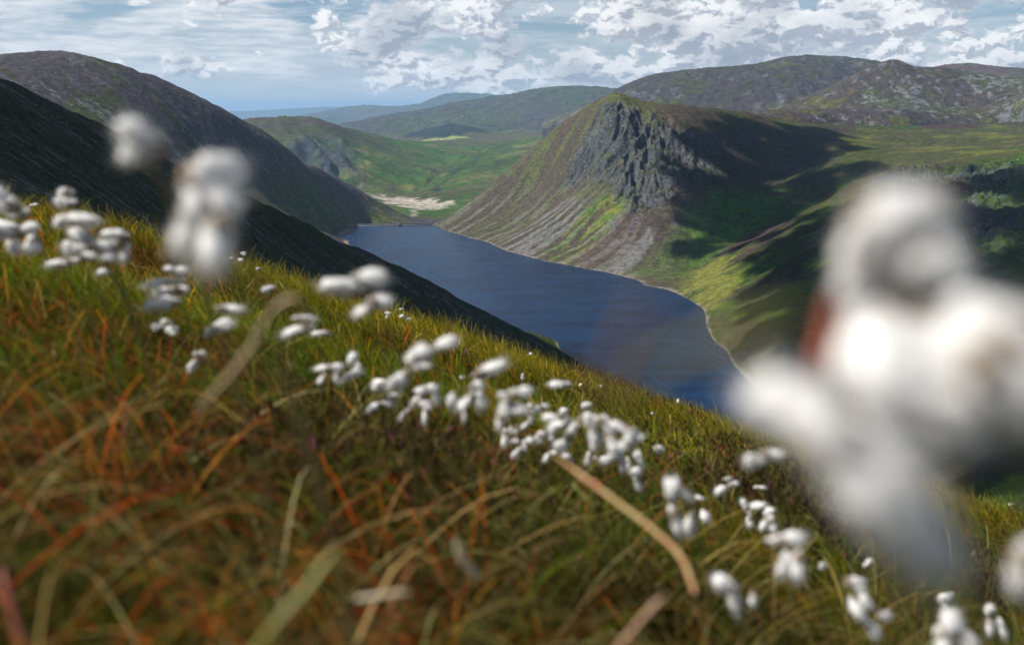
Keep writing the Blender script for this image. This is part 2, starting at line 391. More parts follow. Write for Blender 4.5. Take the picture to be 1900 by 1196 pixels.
def cover_crag(X, Y, Z, slope, N):
    n1 = fbm(X, Y, 90, 5, 0); n2 = fbm(X, Y, 24, 5, 2, 0.6); s1 = g_crag.streaks(X, Y, 17, 15, 8, 3); s2 = g_crag.streaks(X, Y, 7, 7, 7, 0)
    c = lerp(lerp(np.broadcast_to(OLIVE, X.shape + (3,)), HEATH, sm(n1 + 0.5 * n2, -0.25, 0.35)), GREEN * 0.8, sm(-n1 + n2 * .6, 0.1, 0.7))
    rock = 0.03 + 0.14 * sm(fbm(X, Y, 60, 4, 1), .1, .6); c = lerp(c, C3(.026, .028, .014), sm(np.abs(g_crag.streaks(X, Y, 34, 20, 9, 2)) , .12, .0) * .55 * sm(-Z, 60, 130)); c = lerp(c, HEATH * .8, sm(fbm(X, Y, 45, 5, 1, .6), .1, .5) * .6)
    wb = 16 * (s1 + n2)                                            # ragged edges for the patches
    pl = inside(plateau, X + wb, Y, 60); c = lerp(c, lerp(np.broadcast_to(OLIVE, c.shape), YEL * 0.8, sm(fbm(X, Y * 2.2, 130, 5, 1), 0.0, 0.6)), pl * .8)
    mt = inside(moor_top, X + wb, Y + wb, 55); c = lerp(c, lerp(np.broadcast_to(C3(.040, .032, .030), c.shape), OLIVE * .8, sm(n2 + .4 * n1, .0, .6)), mt * .85); rock = rock + mt * .16
    b = inside(bowl, X + wb, Y + wb, 28); c = lerp(c, lerp(np.broadcast_to(BRIGHT, c.shape), GREEN * .7, sm(n2 + s2 * .5, -0.1, 0.8)), b * 0.95)
    # near slopes below the spur: grass
    nr = sm(2050 - Y + 40 * n2, 0, 120) * sm(X, 150, 300); c = lerp(c, lerp(np.broadcast_to(GREEN, c.shape), C3(.034, .036, .016), sm(n1 + s1 * .6 + n2 * .5, -0.35, 0.35)), nr * 0.85)
    lf = 1 - sm(X - 0.12 * Y, -20, 240)                            # dry left flank: brown heather and stones
    c = lerp(c, lerp(np.broadcast_to(BROWN, c.shape), OLIVE * 1.5, sm(s1 + n2 * .5, -0.3, 0.6)), lf * (Z > WATER_Z) * 0.85); rock = rock + lf * 0.42
    h1 = inside(heather1, X + wb, Y + wb, 30); c = lerp(c, np.broadcast_to(C3(0.080, 0.045, 0.045), c.shape), h1 * sm(s1, -0.5, 0.5) * .8)
    for pg, k in ((moss1, .95), (moss2, .9)):
        q = inside(pg, X + wb * .7, Y + wb * .7, 16) * sm(s1 + n2 * .6 + .35, -0.2, 0.5); c = lerp(c, lerp(np.broadcast_to(BRIGHT * 1.1, c.shape), YEL, sm(n2, -.3, .5)), q * k); rock = rock * (1 - q * .7)
    q = inside(shoulder, X + wb, Y + wb, 26); c = lerp(c, np.broadcast_to(YEL, c.shape), q * .85)
    cr = np.maximum(inside(crag_poly, X + wb, Y + wb, 30), inside(right_crags, X + wb, Y + wb, 40))
    n3 = fbm(X, Y, 9, 4, 3, .65); q = inside(core_poly, X + wb * .5, Y + wb * .5, 12); cr = np.maximum(cr, q); slope = slope + .2 * q; rk = cr * sm(slope + 0.22 * n3 + .16 * n2, 0.10, 0.46); c = lerp(c, ROCK * (0.70 + 0.45 * np.clip(n3, -1, 1))[..., None], rk * .85); rock = rock + cr * .45
    for pg in (scree1, scree2):
        q = inside(pg, X + wb, Y + wb, 18) * sm(s1 + .3, -0.2, 0.35); c = lerp(c, SCREE * (0.85 + 0.2 * np.clip(n2, -1, 1))[..., None], q * .85); rock = rock + q * .5
    q = sm(s1, .35, .8) * lf * sm(-320 - Z + 110, 0, 60); c = lerp(c, np.broadcast_to(SCREE * .8, c.shape), q * .6)
    # a line of pale washed stones along the water
    q = sm(-Z, -WATER_Z - 2.2 - 2.2 * n2, -WATER_Z - 0.4 - 2.0 * n2) * (Y < 3050); c = lerp(c, np.broadcast_to(SAND * .36, c.shape), q)
    return np.concatenate([c, np.clip(rock, 0, 1)[..., None]], -1)
m_crag = hill_material("crag_ground", 5.0, (0.27, 0.285, 0.32), 0.7)
setting(build_hill("crag_hill", f_crag, -0.16, 0.72, 560, 4200, 1050, 0, shape_crag, cover_crag, m_crag, np.concatenate([np.geomspace(560, 2150, 420), np.linspace(2153, 3120, 400), np.linspace(3130, 4200, 90)])))

# ---------------------------------------------------------------- big hill on the left
lsil = [at(*p) for p in ((-350, 150, 2250), (-150, 112, 2350), (0, 103, 2400), (50, 97, 2420), (100, 94, 2450), (150, 99, 2480), (240, 125, 2550), (330, 166, 2650), (400, 202, 2720), (450, 230, 2800), (510, 268, 2870), (560, 298, 3040), (600, 320, 3180), (640, 342, 3300), (670, 357, 3360), (700, 372, 3400), (730, 388, 3430), (765, 407, 3450))]
lface = [at(*p) for p in ((500, 350, 2680), (560, 400, 2750), (600, 430, 2780), (300, 200, 2420), (400, 300, 2450), (100, 200, 2120), (0, 150, 2150), (200, 250, 2080), (0, 250, 1700), (-200, 250, 1600), (350, 400, 1950), (200, 350, 1800), (100, 350, 1500), (480, 420, 2300), (620, 380, 3120), (680, 400, 3270))]
lshore = [W(645, 421), W(641, 432), W(643, 445), W(652, 462), W(690, 500), W(740, 540), W(800, 580)]
llake = [(x + 100, y - 20, -390) for x, y, z in lshore] + [(x + 350, y - 60, -430) for x, y, z in lshore[::2]]
lval = [at(800, 405, 3520), at(740, 395, 3950), at(820, 420, 3200), at(700, 412, 3260)]
f_left = RBF(lsil + lface + lshore + llake + lval + drop(lsil[:11], 350, -110) + drop(lsil[:11], 1000, -330) + drop(lsil[11:], 280, -70) + drop(lsil[11:], 800, -130), 60.0)
g_left = Coarse(f_left, -3200, 400, 1000, 4400, 16.0)
def HL(*pts): return hit(f_left, pts, 1300, 3400)
lrock = HL((0, 150), (90, 150), (170, 190), (260, 240), (400, 260), (520, 330), (560, 370), (420, 330), (300, 300), (200, 270), (60, 190))
lgreen = HL((420, 330), (600, 350), (700, 380), (745, 405), (660, 415), (640, 440), (560, 420))
def shape_left(X, Y, Hh):
    land = sm(Hh, WATER_Z - 2, WATER_Z + 20); s1 = g_left.streaks(X, Y, 26, 16, 7, 2)
    return (fbm(X, Y, 170, 4, 1) * 7 + s1 * 1.6 + fbm(X, Y, 24, 4, 2, .55) * 1.8) * land
def cover_left(X, Y, Z, slope, N):
    n1 = fbm(X, Y, 120, 5, 3); n2 = fbm(X, Y, 30, 5, 1, .6); s1 = g_left.streaks(X, Y, 18, 16, 8, 1); s2 = g_left.streaks(X, Y, 8, 9, 7, 3)
    c = lerp(np.broadcast_to(C3(0.058, 0.048, 0.056), X.shape + (3,)), OLIVE * .9, sm(n1 + .4 * s1, 0.15, 0.7)); wb = 25 * (s1 + n2)
    rock = 0.16 + 0.5 * sm(s2 + n1 * .6, 0.0, 1.)
    q = inside(lrock, X + wb, Y + wb, 50); rock = rock + q * sm(s2 + n2, -.4, .6) * .42; sl = sm(fbm(X, Y, 26, 5, 0, .68) + .5 * s2 + .3 * n1, .3, .9); c = lerp(c, ROCK * 1.7, np.clip(q + .35, 0, 1) * sl * .75)
    q = inside(lgreen, X + wb, Y + wb, 50); c = lerp(c, lerp(np.broadcast_to(YEL * .7, c.shape), GREEN * 1.1, sm(n2 + s1 * .5, -.3, .4)), q * .85); rock = rock * (1 - q * .5)
    q = sm(-Z, -WATER_Z - 6 - 2 * n2, -WATER_Z - 2 - 2 * n2) * (Y < 3050); c = lerp(c, np.broadcast_to(C3(.26, .2, .15), c.shape), q)
    return np.concatenate([c, np.clip(rock, 0, 1)[..., None]], -1)
m_left = hill_material("left_hill_ground", 5.5, (0.33, 0.34, 0.37), 0.7)
setting(build_hill("left_hill", f_left, -0.78, 0.0, 1250, 4200, 760, 620, shape_left, cover_left, m_left))

# ---------------------------------------------------------------- dark slope of our own mountain, between us and the lake
dsil = [at(*p) for p in ((-300, 20, 430), (-120, 98, 520), (0, 155, 600), (100, 200, 680), (200, 247, 770), (330, 312, 900), (430, 356, 1000), (530, 404, 1130), (600, 441, 1220), (660, 465, 1300), (720, 500, 1360), (790, 540, 1400), (850, 572, 1420), (900, 590, 1420), (960, 608, 1400))]
dsh = [W(1000, 624), W(1040, 648), W(1080, 675), W(1105, 695), W(1150, 760), W(1210, 840), W(1300, 960)]
dface = [at(*p) for p in ((0, 370, 230), (0, 260, 360), (200, 420, 330), (200, 330, 500), (400, 500, 430), (400, 420, 650), (600, 560, 650), (600, 500, 900), (800, 640, 850), (800, 590, 1150), (950, 680, 1000), (950, 640, 1200), (1060, 700, 1150), (-200, 300, 210))]
dfar = [(x - 170, y + 60, z - 85) for x, y, z in dsil[:11]] + [(x - 450, y + 150, z - 240) for x, y, z in dsil[:11]] + [(x + 30, y + 200, -400) for x, y, z in dsil[11:]] + [(x + 60, y + 500, -460) for x, y, z in dsil[9:]]
dnear = [(t * 110, 110, z) for t, z in ((-.85, -45), (-.5, -60), (-.25, -68), (0, -76), (.3, -86))]
dlake = [(x + 120, y + 20, -400) for x, y, z in dsh] + [(x + 400, y + 40, -480) for x, y, z in dsh[::2]]
f_dark = RBF(dsil + dsh + dface + dfar + dlake + dnear, 45.0)
g_dark = Coarse(f_dark, -1500, 700, 100, 2400, 8.0)
def shape_dark(X, Y, Hh):
    land = sm(Hh, WATER_Z - 2, WATER_Z + 14); s1 = g_dark.streaks(X, Y, 14, 9, 7, 2)
    a = np.clip(Y / 700, .3, 1)
    return (fbm(X, Y, 90, 4, 1) * 2.5 + s1 * 1.0 + fbm(X, Y, 12, 5, 2, .6) * 1.3) * land * a
def cover_dark(X, Y, Z, slope, N):
    n1 = fbm(X, Y, 60, 5, 3); n2 = fbm(X, Y, 14, 5, 1, .6); s1 = g_dark.streaks(X, Y, 9, 9, 8, 1); s2 = g_dark.streaks(X, Y, 4, 5, 7, 3)
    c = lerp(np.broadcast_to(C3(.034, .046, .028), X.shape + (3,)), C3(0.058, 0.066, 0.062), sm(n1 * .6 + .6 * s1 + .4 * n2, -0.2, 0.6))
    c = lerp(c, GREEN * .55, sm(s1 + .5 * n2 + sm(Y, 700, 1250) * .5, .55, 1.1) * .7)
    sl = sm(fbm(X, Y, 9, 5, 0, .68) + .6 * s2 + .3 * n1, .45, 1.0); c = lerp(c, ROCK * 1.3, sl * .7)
    low = sm(-Z, 315, 347); c = lerp(c, lerp(np.broadcast_to(GREEN * .8, c.shape), OLIVE, sm(n2, -.3, .5)), low * .85)
    rock = 0.10 + 0.75 * sm(s2 + n1 * .8, 0.0, 1.1) - low * .1
    q = sm(-Z, 350 - 3.0, 350 - 1.0); c = lerp(c, np.broadcast_to(C3(.2, .17, .13), c.shape), q)
    return np.concatenate([c, np.clip(rock, 0, 1)[..., None]], -1)
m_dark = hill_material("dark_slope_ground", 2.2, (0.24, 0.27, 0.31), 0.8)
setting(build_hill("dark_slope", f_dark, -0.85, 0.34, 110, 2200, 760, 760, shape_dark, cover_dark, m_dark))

# ---------------------------------------------------------------- valley beyond the dam with its low hill and moor
vp = [at(*p) for p in ((430, 236, 5150), (450, 228, 5200), (490, 221, 5250), (530, 219, 5300), (570, 221, 5350), (610, 228, 5350), (660, 246, 5400), (700, 260, 5450), (760, 272, 5600),
      (380, 250, 5000), (300, 280, 4900), (560, 260, 5050), (600, 290, 4900), (560, 320, 4700), (640, 275, 5100), (650, 330, 4650), (700, 310, 4900), (700, 352, 4600), (640, 345, 4450),
      (830, 392, 3950), (860, 350, 4500), (900, 330, 4800), (900, 360, 4300), (950, 290, 5400), (1030, 252, 6300), (1100, 262, 5800), (900, 280, 6000), (800, 300, 5400), (760, 330, 4900), (810, 322, 5000),
      (850, 268, 6500), (800, 264, 7000), (900, 258, 7200), (1000, 247, 7500), (840, 234, 7800), (812, 238, 7750), (870, 238, 7800), (900, 246, 7800), (770, 254, 7650), (735, 262, 7600), (690, 262, 7900),
      (1100, 240, 8200), (840, 250, 8600), (700, 256, 8600), (960, 244, 8600), (1000, 320, 4700), (1050, 300, 5000))]
sand = [(x, y, -378) for x, y, z in (at(700, 364, 4520), at(760, 366, 4450), at(830, 377, 4200), at(760, 384, 4020), at(775, 392, 3880), at(740, 375, 4222))]
vp += sand + [(-400, 3200, -386), (-250, 3200, -386), (-330, 3600, -382), (-560, 3300, -378), (-100, 3600, -375)] + [(-2600, 6500, -260), (-3200, 8500, -330), (4200, 8800, -150), (3500, 6000, -150), (-1600, 4300, -330), (-2500, 4600, -300), (1500, 4300, -330), (2600, 4500, -250)]
f_val = RBF(vp, 110.0)
g_val = Coarse(f_val, -4000, 5000, 3000, 9600, 45.0)
lowc = hit(f_val, [(560, 265), (600, 258), (640, 268), (665, 300), (680, 340), (640, 340), (580, 305), (545, 285)], 3600, 7000)
wood = hit(f_val, [(740, 256), (800, 239), (835, 233), (870, 238), (905, 247), (850, 252), (800, 256)], 6500, 8400)
fields = hit(f_val, [(722, 264), (790, 258), (850, 254), (862, 258), (800, 264), (760, 268)], 6500, 8400)
sandp = np.array([W(x, y, -377)[:2] for x, y in ((688, 362), (730, 361), (765, 364), (800, 372), (838, 378), (800, 386), (775, 387), (768, 392), (752, 388), (715, 378), (700, 370))])
track = hit(f_val, [(768, 388), (762, 398), (772, 404), (763, 411), (775, 416)], 3120, 5000); burn = hit(f_val, [(778, 372), (800, 358), (812, 345), (832, 335), (838, 322), (862, 312), (880, 296), (900, 288)], 3200, 7000); burn2 = hit(f_val, [(812, 345), (790, 335), (770, 322), (742, 316), (720, 300)], 3200, 7000)
def shape_val(X, Y, Hh):
    s1 = g_val.streaks(X, Y, 60, 35, 7, 2); lc = inside(lowc, X, Y, 90); wd = inside(wood, X, Y, 60); sd = inside(sandp, X, Y, 60)
    return (fbm(X, Y, 420, 4, 1) * 14 + s1 * 5 + fbm(X, Y, 60, 4, 2, .55) * 3 + lc * (20 * s1 + 10 * fbm(X, Y, 80, 4, 3, .6, True))) * (1 - sd) * sm(Hh, -384, -350) + wd * (12 + 4 * fbm(X, Y, 25, 2, 1))
def cover_val(X, Y, Z, slope, N):
    n1 = fbm(X, Y, 320, 5, 3); n2 = fbm(X, Y, 80, 5, 1, .6); s1 = g_val.streaks(X, Y, 45, 32, 8, 1); wb = 35 * (s1 + n2)
    c = lerp(np.broadcast_to(GREEN * 1.1, X.shape + (3,)), C3(.105, .108, .035), sm(n2 + .5 * s1, -.2, .6))
    c = lerp(c, OLIVE * .9, sm(n1 + .3 * s1, 0.0, .5) * .8)
    hi = sm(Z + 20 * n2, -190, -70) * (X < 0); c = lerp(c, lerp(np.broadcast_to(HEATH * 1.1, c.shape), OLIVE, sm(n2, -.2, .5)), hi * .9)
    far = sm(Y, 6000, 7000); c = lerp(c, lerp(np.broadcast_to(C3(.075, .06, .045), c.shape), OLIVE * 1.2, sm(n1, -.2, .4)), far * .9)
    q = inside(lowc, X + wb, Y + wb, 60); c = lerp(c, ROCK * .45, q * sm(s1 + .2, -.3, .6)); rock = .1 + q * .35
    q = inside(wood, X, Y, 25); c = lerp(c, DARK * .9, q); q = inside(fields, X + wb * .4, Y + wb * .4, 22); c = lerp(c, C3(.25, .29, .12), q * .8)
    n4 = fbm(X, Y * .5, 28, 4, 2, .6); q = inside(sandp, X + wb * .6 + 25 * n4, Y + wb * 1.2, 22) * (1 - .75 * sm(n4, .25, .6)); c = lerp(c, SAND * (0.85 + .35 * np.clip(n4, -1, 1))[..., None], q); rock = rock * (1 - q)
    for line, w, cc in ((track, 7, SAND * .6), (burn, 11, DARK), (burn2, 8, DARK * 1.2)):       # track from the dam, two burns coming down
        d = np.full(X.shape, 1e9)
        for k in range(len(line) - 1):
            a_, b_ = line[k], line[k + 1]; e_ = b_ - a_; t = np.clip(((X - a_[0]) * e_[0] + (Y - a_[1]) * e_[1]) / (e_ @ e_ + 1e-6), 0, 1)
            d = np.minimum(d, np.hypot(X + wb * .5 - a_[0] - t * e_[0], Y - a_[1] - t * e_[1]))
        c = lerp(c, np.broadcast_to(cc, c.shape), (1 - sm(d, w * .6, w * 1.8)) * .7)
    return np.concatenate([c, np.clip(rock, 0, 1)[..., None]], -1)
m_val = hill_material("valley_ground", 11.0, (0.30, 0.31, 0.33), 0.55, .8)
setting(build_hill("valley", f_val, -0.50, 0.55, 3090, 9300, 900, 520, shape_val, cover_val, m_val))

# ---------------------------------------------------------------- farther hills
def ridge_hill(name, sil, depth, base_z, fine, cover, amp, t0, t1, nx=700, ny=260, frontpts=(), backz=None, c=120, seed=0):
    sp = [at(*p) for p in sil]
    fr = [(x * (1 - depth / y), y - depth, base_z) for x, y, z in sp]
    fr += [(x * (1 - 1.3 * depth / y), y - 1.3 * depth, -430) for x, y, z in sp]
    bz = base_z if backz is None else backz
    bk = [(x * (1 + depth * .9 / y), y + depth * .9, bz) for x, y, z in sp]
    f = RBF(sp + fr + bk + [at(*p) for p in frontpts], c)
    ys = [p[1] for p in sp]; Y0, Y1 = min(ys) - depth * 1.3, max(ys) + depth * .9
    xs = [p[0] for p in sp]
    g = Coarse(f, min(xs) * 1.5 - 500, max(xs) * 1.5 + 500, Y0 - 300, Y1 + 300, max(30, depth / 40))
    def shp(X, Y, Hh):
        s = g.streaks(X, Y, depth / 22, depth / 45, 7, seed)
        return np.where(Y < 3300, 0, amp) * (fbm(X, Y, depth / 5, 6, seed, .6) + .14 * s + .25 * fbm(X, Y, depth / 30, 4, seed, .6, True)) * sm(Hh, base_z, base_z + 60)
    return setting(build_hill(name, f, t0, t1, Y0, Y1, nx, ny, shp, lambda X, Y, Z, s, N: cover(g, X, Y, Z, s), hill_material(name + "_ground", fine, (0.34, 0.35, 0.38), .7, .8)))
def cov_moor(c1, c2, c3, rk, sc, rockz=None):
    def fn(g, X, Y, Z, s):
        n1 = fbm(X, Y, sc * 6, 5, 3); n2 = fbm(X, Y, sc * 1.4, 5, 1, .6); s1 = g.streaks(X, Y, sc, sc * .8, 7, 1)
        c = lerp(lerp(np.broadcast_to(c1, X.shape + (3,)), c2, sm(n1 + .15 * s1 + .5 * n2, -.15, .5)), c3, sm(n2 - n1 * .5, 0.15, .9) * .7)
        rock = rk[0] + rk[1] * sm(.4 * s1 + n1 + .6 * n2, .0, .9)
        sl = sm(fbm(X, Y * .8, sc * .55, 5, 2, .68) + .35 * n1, .22, .5) * rk[1]; c = lerp(c, ROCK * 1.9, np.clip(sl, 0, 1) * .7)
        if rockz: rock = rock * sm(-Z, -rockz, -rockz + 60)
        return np.concatenate([c, np.clip(rock, 0, 1)[..., None]], -1)
    return fn
# rocky peak on the right
ridge_hill("rocky_peak", [(1380, 245, 3950), (1440, 218, 3950), (1500, 190, 3950), (1540, 165, 3970), (1580, 143, 4000), (1615, 124, 4000), (1640, 114, 4000), (1655, 109, 4000), (1672, 111, 4000), (1684, 119, 4000), (1730, 126, 4050), (1760, 130, 4080), (1800, 142, 4100), (1835, 149, 4100), (1900, 155, 4100), (2050, 160, 4100), (2250, 170, 4100)],
           700, -95, 8.0, cov_moor(C3(.050, .040, .040), OLIVE * .9, YEL * .55, (.12, .85), 40), 7, .2, .78, frontpts=[(1640, 160, 3850), (1640, 200, 3600), (1500, 215, 3750), (1800, 200, 3650), (1900, 215, 3400), (1700, 228, 3380)], backz=-60, c=50, seed=1)
# long range behind it
ridge_hill("moor_range", [(1060, 215, 5900), (1120, 185, 6000), (1165, 158, 6000), (1190, 150, 6000), (1215, 148, 6000), (1245, 136, 5900), (1290, 133, 5800), (1340, 133, 5750), (1395, 132, 5700), (1415, 120, 5650), (1440, 110, 5600), (1470, 106, 5600), (1530, 105, 5600), (1580, 109, 5600), (1620, 116, 5600), (1680, 126, 5700), (1760, 140, 5800), (1850, 150, 5800), (2000, 160, 5800)],
           1200, -230, 12.0, cov_moor(C3(.045, .040, .044), C3(.060, .060, .034), OLIVE * .9, (.1, .5), 60, 60), 12, .03, .66, frontpts=[(1250, 190, 5100), (1400, 180, 4950), (1500, 170, 4900), (1150, 200, 5200)], c=80, seed=2)
ridge_hill("brown_hill", [(1650, 160, 6600), (1700, 135, 6600), (1745, 124, 6600), (1790, 120, 6600), (1850, 126, 6600), (1900, 132, 6600), (2050, 140, 6600), (2250, 160, 6600)],
           900, -150, 14.0, cov_moor(C3(.075, .045, .040), C3(.06, .05, .03), OLIVE, (.05, .2), 60), 8, .33, .78, nx=400, ny=140, c=80)
ridge_hill("far_moor", [(560, 250, 9800), (600, 240, 9900), (638, 231, 10000), (713, 214, 10000), (762, 204, 10200), (800, 199, 10400), (845, 195, 10400), (885, 185, 10400), (940, 179, 10400), (995, 170, 10400), (1030, 165, 10300), (1075, 162, 10200), (1150, 164, 10000), (1250, 170, 9800), (1400, 185, 9600)],
           2000, -330, 26.0, cov_moor(C3(.05, .045, .04), OLIVE * .9, GREEN * .9, (.02, .12), 110), 22, -.3, .36, ny=220, frontpts=[(760, 240, 9000), (900, 225, 9000), (1000, 205, 9100), (1000, 228, 8700), (870, 243, 8600)], c=200, seed=3)
ridge_hill("distant_range", [(480, 225, 19000), (560, 215, 19000), (600, 208, 19000), (649, 200, 19000), (700, 198, 19000), (766, 196, 19000), (790, 191, 19000), (812, 180, 19000), (832, 175, 19000), (870, 173, 19000), (920, 176, 19000), (991, 176, 19000), (1060, 180, 19000), (1200, 190, 19000)],
           3500, -400, 60.0, cov_moor(C3(.07, .07, .06), OLIVE, GREEN, (0, 0), 300), 30, -.34, .2, nx=420, ny=120, c=400)
ridge_hill("distant_coast", [(-400, 216, 36000), (100, 213, 36000), (360, 209, 36000), (430, 207, 36000), (520, 203, 36000), (590, 199, 36000), (650, 198, 36000), (800, 204, 36000)],
           5000, -420, 120.0, cov_moor(C3(.07, .08, .06), OLIVE, GREEN, (0, 0), 600), 20, -.9, .1, nx=300, ny=60, c=900)

# ---------------------------------------------------------------- far lowland sheet, lake, dam
def flat(name, poly, z, mat):
    me = bpy.data.meshes.new(name); me.from_pydata([(x, y, z) for x, y in poly], [], [list(range(len(poly)))]); me.update()
    me.materials.append(mat); o = bpy.data.objects.new(name, me); COL.objects.link(o)
    return setting(o)
m, g = material("lowland"); pos = g.new('ShaderNodeNewGeometry').outputs['Position']
p = g.new('ShaderNodeBsdfPrincipled'); n = g.noise(pos, 0.0006, 6, .6); n2 = g.noise(pos, .004, 4, .6)
g.put(p.inputs['Base Color'], g.mix(g.ss(n, .4, .6), g.mix(g.ss(n2, .35, .65), (.05, .06, .03), (.12, .14, .05)), (.04, .07, .12)))
p.inputs['Roughness'].default_value = .9; o = g.new('ShaderNodeOutputMaterial'); g.l.new(p.outputs[0], o.inputs[0])
a = np.linspace(0, 2 * math.pi, 65)[:-1]
flat("lowland_ground", [(math.cos(t) * 58000, math.sin(t) * 58000) for t in a], -480.0, m)

m, g = material("lake_water"); pos = g.new('ShaderNodeNewGeometry').outputs['Position']
wp = g.mapping(pos, rot=(0, 0, R(-12)))                         # wind blows down the lake towards us
st = g.mapping(wp, scale=(1 / 2.0, 1 / 110.0, 1))
warp = g.v('ADD', st, g.v('SCALE', g.xyz(g.noise(g.mapping(pos, scale=(.008, .008, 1)), 1.0, 3), 0, 0), scale=5.0))
s1 = g.noise(warp, 1.0, 3, .55); s2 = g.noise(g.mapping(wp, scale=(1 / 1.6, 1 / 30.0, 1)), 1.0, 3, .6)
big = g.noise(g.mapping(pos, scale=(.004, .0022, 1)), 1.0, 4, .55)
foam = g.m('MULTIPLY', g.ss(s1, .54, .66), g.ss(s2, .48, .60))
foam = g.m('MULTIPLY', foam, g.ss(big, .34, .56))
long_ = g.noise(g.v('ADD', g.mapping(wp, scale=(1 / 16.0, 1 / 500.0, 1)), g.v('SCALE', g.xyz(g.noise(g.mapping(pos, scale=(.003, .003, 1)), 1.0, 2), 0, 0), scale=3.0)), 1.0, 2, .5)
foam = g.m('ADD', foam, g.m('MULTIPLY', g.ss(long_, .70, .73), g.ss(s2, .40, .60)), clamp=True)
wav = g.noise(g.mapping(wp, scale=(1 / 9.0, 1 / 3.0, 1)), 1.0, 5, .62); gust = g.noise(g.mapping(pos, scale=(.006, .02, 1)), 1.0, 4, .6)
b = g.new('ShaderNodeBump'); b.inputs['Strength'].default_value = 1.0; b.inputs['Distance'].default_value = 1.8; g.put(b.inputs['Height'], wav)
p = g.new('ShaderNodeBsdfPrincipled')
body = g.mix(g.ss(gust, .35, .65), (.000, .009, .036), (.000, .021, .068))
g.put(p.inputs['Base Color'], g.mix(g.m('MULTIPLY', foam, .06), body, (.35, .50, .65)))
g.put(p.inputs['Roughness'], g.m('ADD', .22, g.m('MULTIPLY', foam, .4))); p.inputs['IOR'].default_value = 1.33
p.inputs['Specular IOR Level'].default_value = .17; p.inputs['Specular Tint'].default_value = (.42, .72, 1, 1)
g.l.new(b.outputs[0], p.inputs['Normal']); o = g.new('ShaderNodeOutputMaterial'); g.l.new(p.outputs[0], o.inputs[0])
DL, DR = W(640, 419), W(818, 415)
flat("lake_water", [(-1400, 300), (1200, 300), (1200, 2600), (DR[0] + 40, DR[1]), (DL[0] - 40, DL[1]), (-1400, 2500)], WATER_Z, m)

def box(bm_v, bm_f, c, s, rz=0.0):
    n = sum(len(v) for v in bm_v); ca, sa = math.cos(rz), math.sin(rz); v = []
    for dz in (-.5, .5):
        for dx, dy in ((-.5, -.5), (.5, -.5), (.5, .5), (-.5, .5)):
            x, y = dx * s[0], dy * s[1]; v.append((c[0] + x * ca - y * sa, c[1] + x * sa + y * ca, c[2] + dz * s[2]))
    bm_v.append(np.array(v)); bm_f.append(np.array([(0, 3, 2, 1), (4, 5, 6, 7), (0, 1, 5, 4), (1, 2, 6, 5), (2, 3, 7, 6), (3, 0, 4, 7)]) + n)
m, g = material("dam_granite"); pos = g.new('ShaderNodeNewGeometry').outputs['Position']
br = g.new('ShaderNodeTexBrick'); g.put(br.inputs['Vector'], g.mapping(pos, scale=(.5, .5, 1), rot=(R(90), 0, 0))); g.put(br.inputs[1], (.19, .18, .17)); g.put(br.inputs[2], (.26, .25, .23)); g.put(br.inputs[3], (.12, .12, .12)); br.inputs['Scale'].default_value = .35
p = g.new('ShaderNodeBsdfPrincipled'); g.put(p.inputs['Base Color'], g.mix(1.0, br.outputs[0], g.mix(g.noise(pos, .15, 4), (.5, .5, .5), (1.1, 1.1, 1.05)), 'MULTIPLY')); p.inputs['Roughness'].default_value = .9
o = g.new('ShaderNodeOutputMaterial'); g.l.new(p.outputs[0], o.inputs[0]); m_dam = m
dam = bpy.data.objects.new("dam", None); COL.objects.link(dam); dam.location = ((DL[0] + DR[0]) / 2, (DL[1] + DR[1]) / 2, WATER_Z)
dam['label'] = "long low grey stone dam closing the far end of the lake"; dam['category'] = "dam"
L = math.hypot(DR[0] - DL[0], DR[1] - DL[1]) + 40; rz = math.atan2(DR[1] - DL[1], DR[0] - DL[0])
def arc_strip(name, half, w0, w1, z0, z1, off=0.0, nseg=40):
    """curved wall, bowed up the lake"""
    V = []
    for i in range(nseg + 1):
        u = -half + 2 * half * i / nseg; bow = -16 * (1 - (u / half) ** 2) + off
        for w, z in ((-w1, z0), (w0, z0), (w0, z1), (-w0, z1)): V.append((u, bow - w if w != -w1 else bow + w1, z))
    V = np.array(V, float); ca, sa = math.cos(rz), math.sin(rz)
    V = np.stack([V[:, 0] * ca - V[:, 1] * sa, V[:, 0] * sa + V[:, 1] * ca, V[:, 2]], 1)
    Fs = []
    for i in range(nseg):
        for k in range(4): Fs.append((i * 4 + k, i * 4 + (k + 1) % 4, (i + 1) * 4 + (k + 1) % 4, (i + 1) * 4 + k))
    Fs += [(0, 3, 2, 1), (nseg * 4, nseg * 4 + 1, nseg * 4 + 2, nseg * 4 + 3)]
    return mesh_obj(name, V, np.array(Fs), m_dam, smooth=False, parent=dam)
arc_strip("wall", L / 2, 3.0, 24.0, -45, 4.0)
arc_strip("parapet", L / 2, 0.5, 0.5, 4.0, 5.4, off=-3.2)
arc_strip("parapet", L / 2, 0.5, 0.5, 4.0, 5.4, off=2.2)
bv, bf = [], []
box(bv, bf, (20 * math.cos(rz), 20 * math.sin(rz) - 21.5, 1.5), (6, 6, 11), rz); box(bv, bf, (20 * math.cos(rz), 20 * math.sin(rz) - 21.5, 7.6), (7.4, 7.4, 1.2), rz)
mesh_obj("valve_tower", np.concatenate(bv), np.concatenate(bf), m_dam, smooth=False, parent=dam)

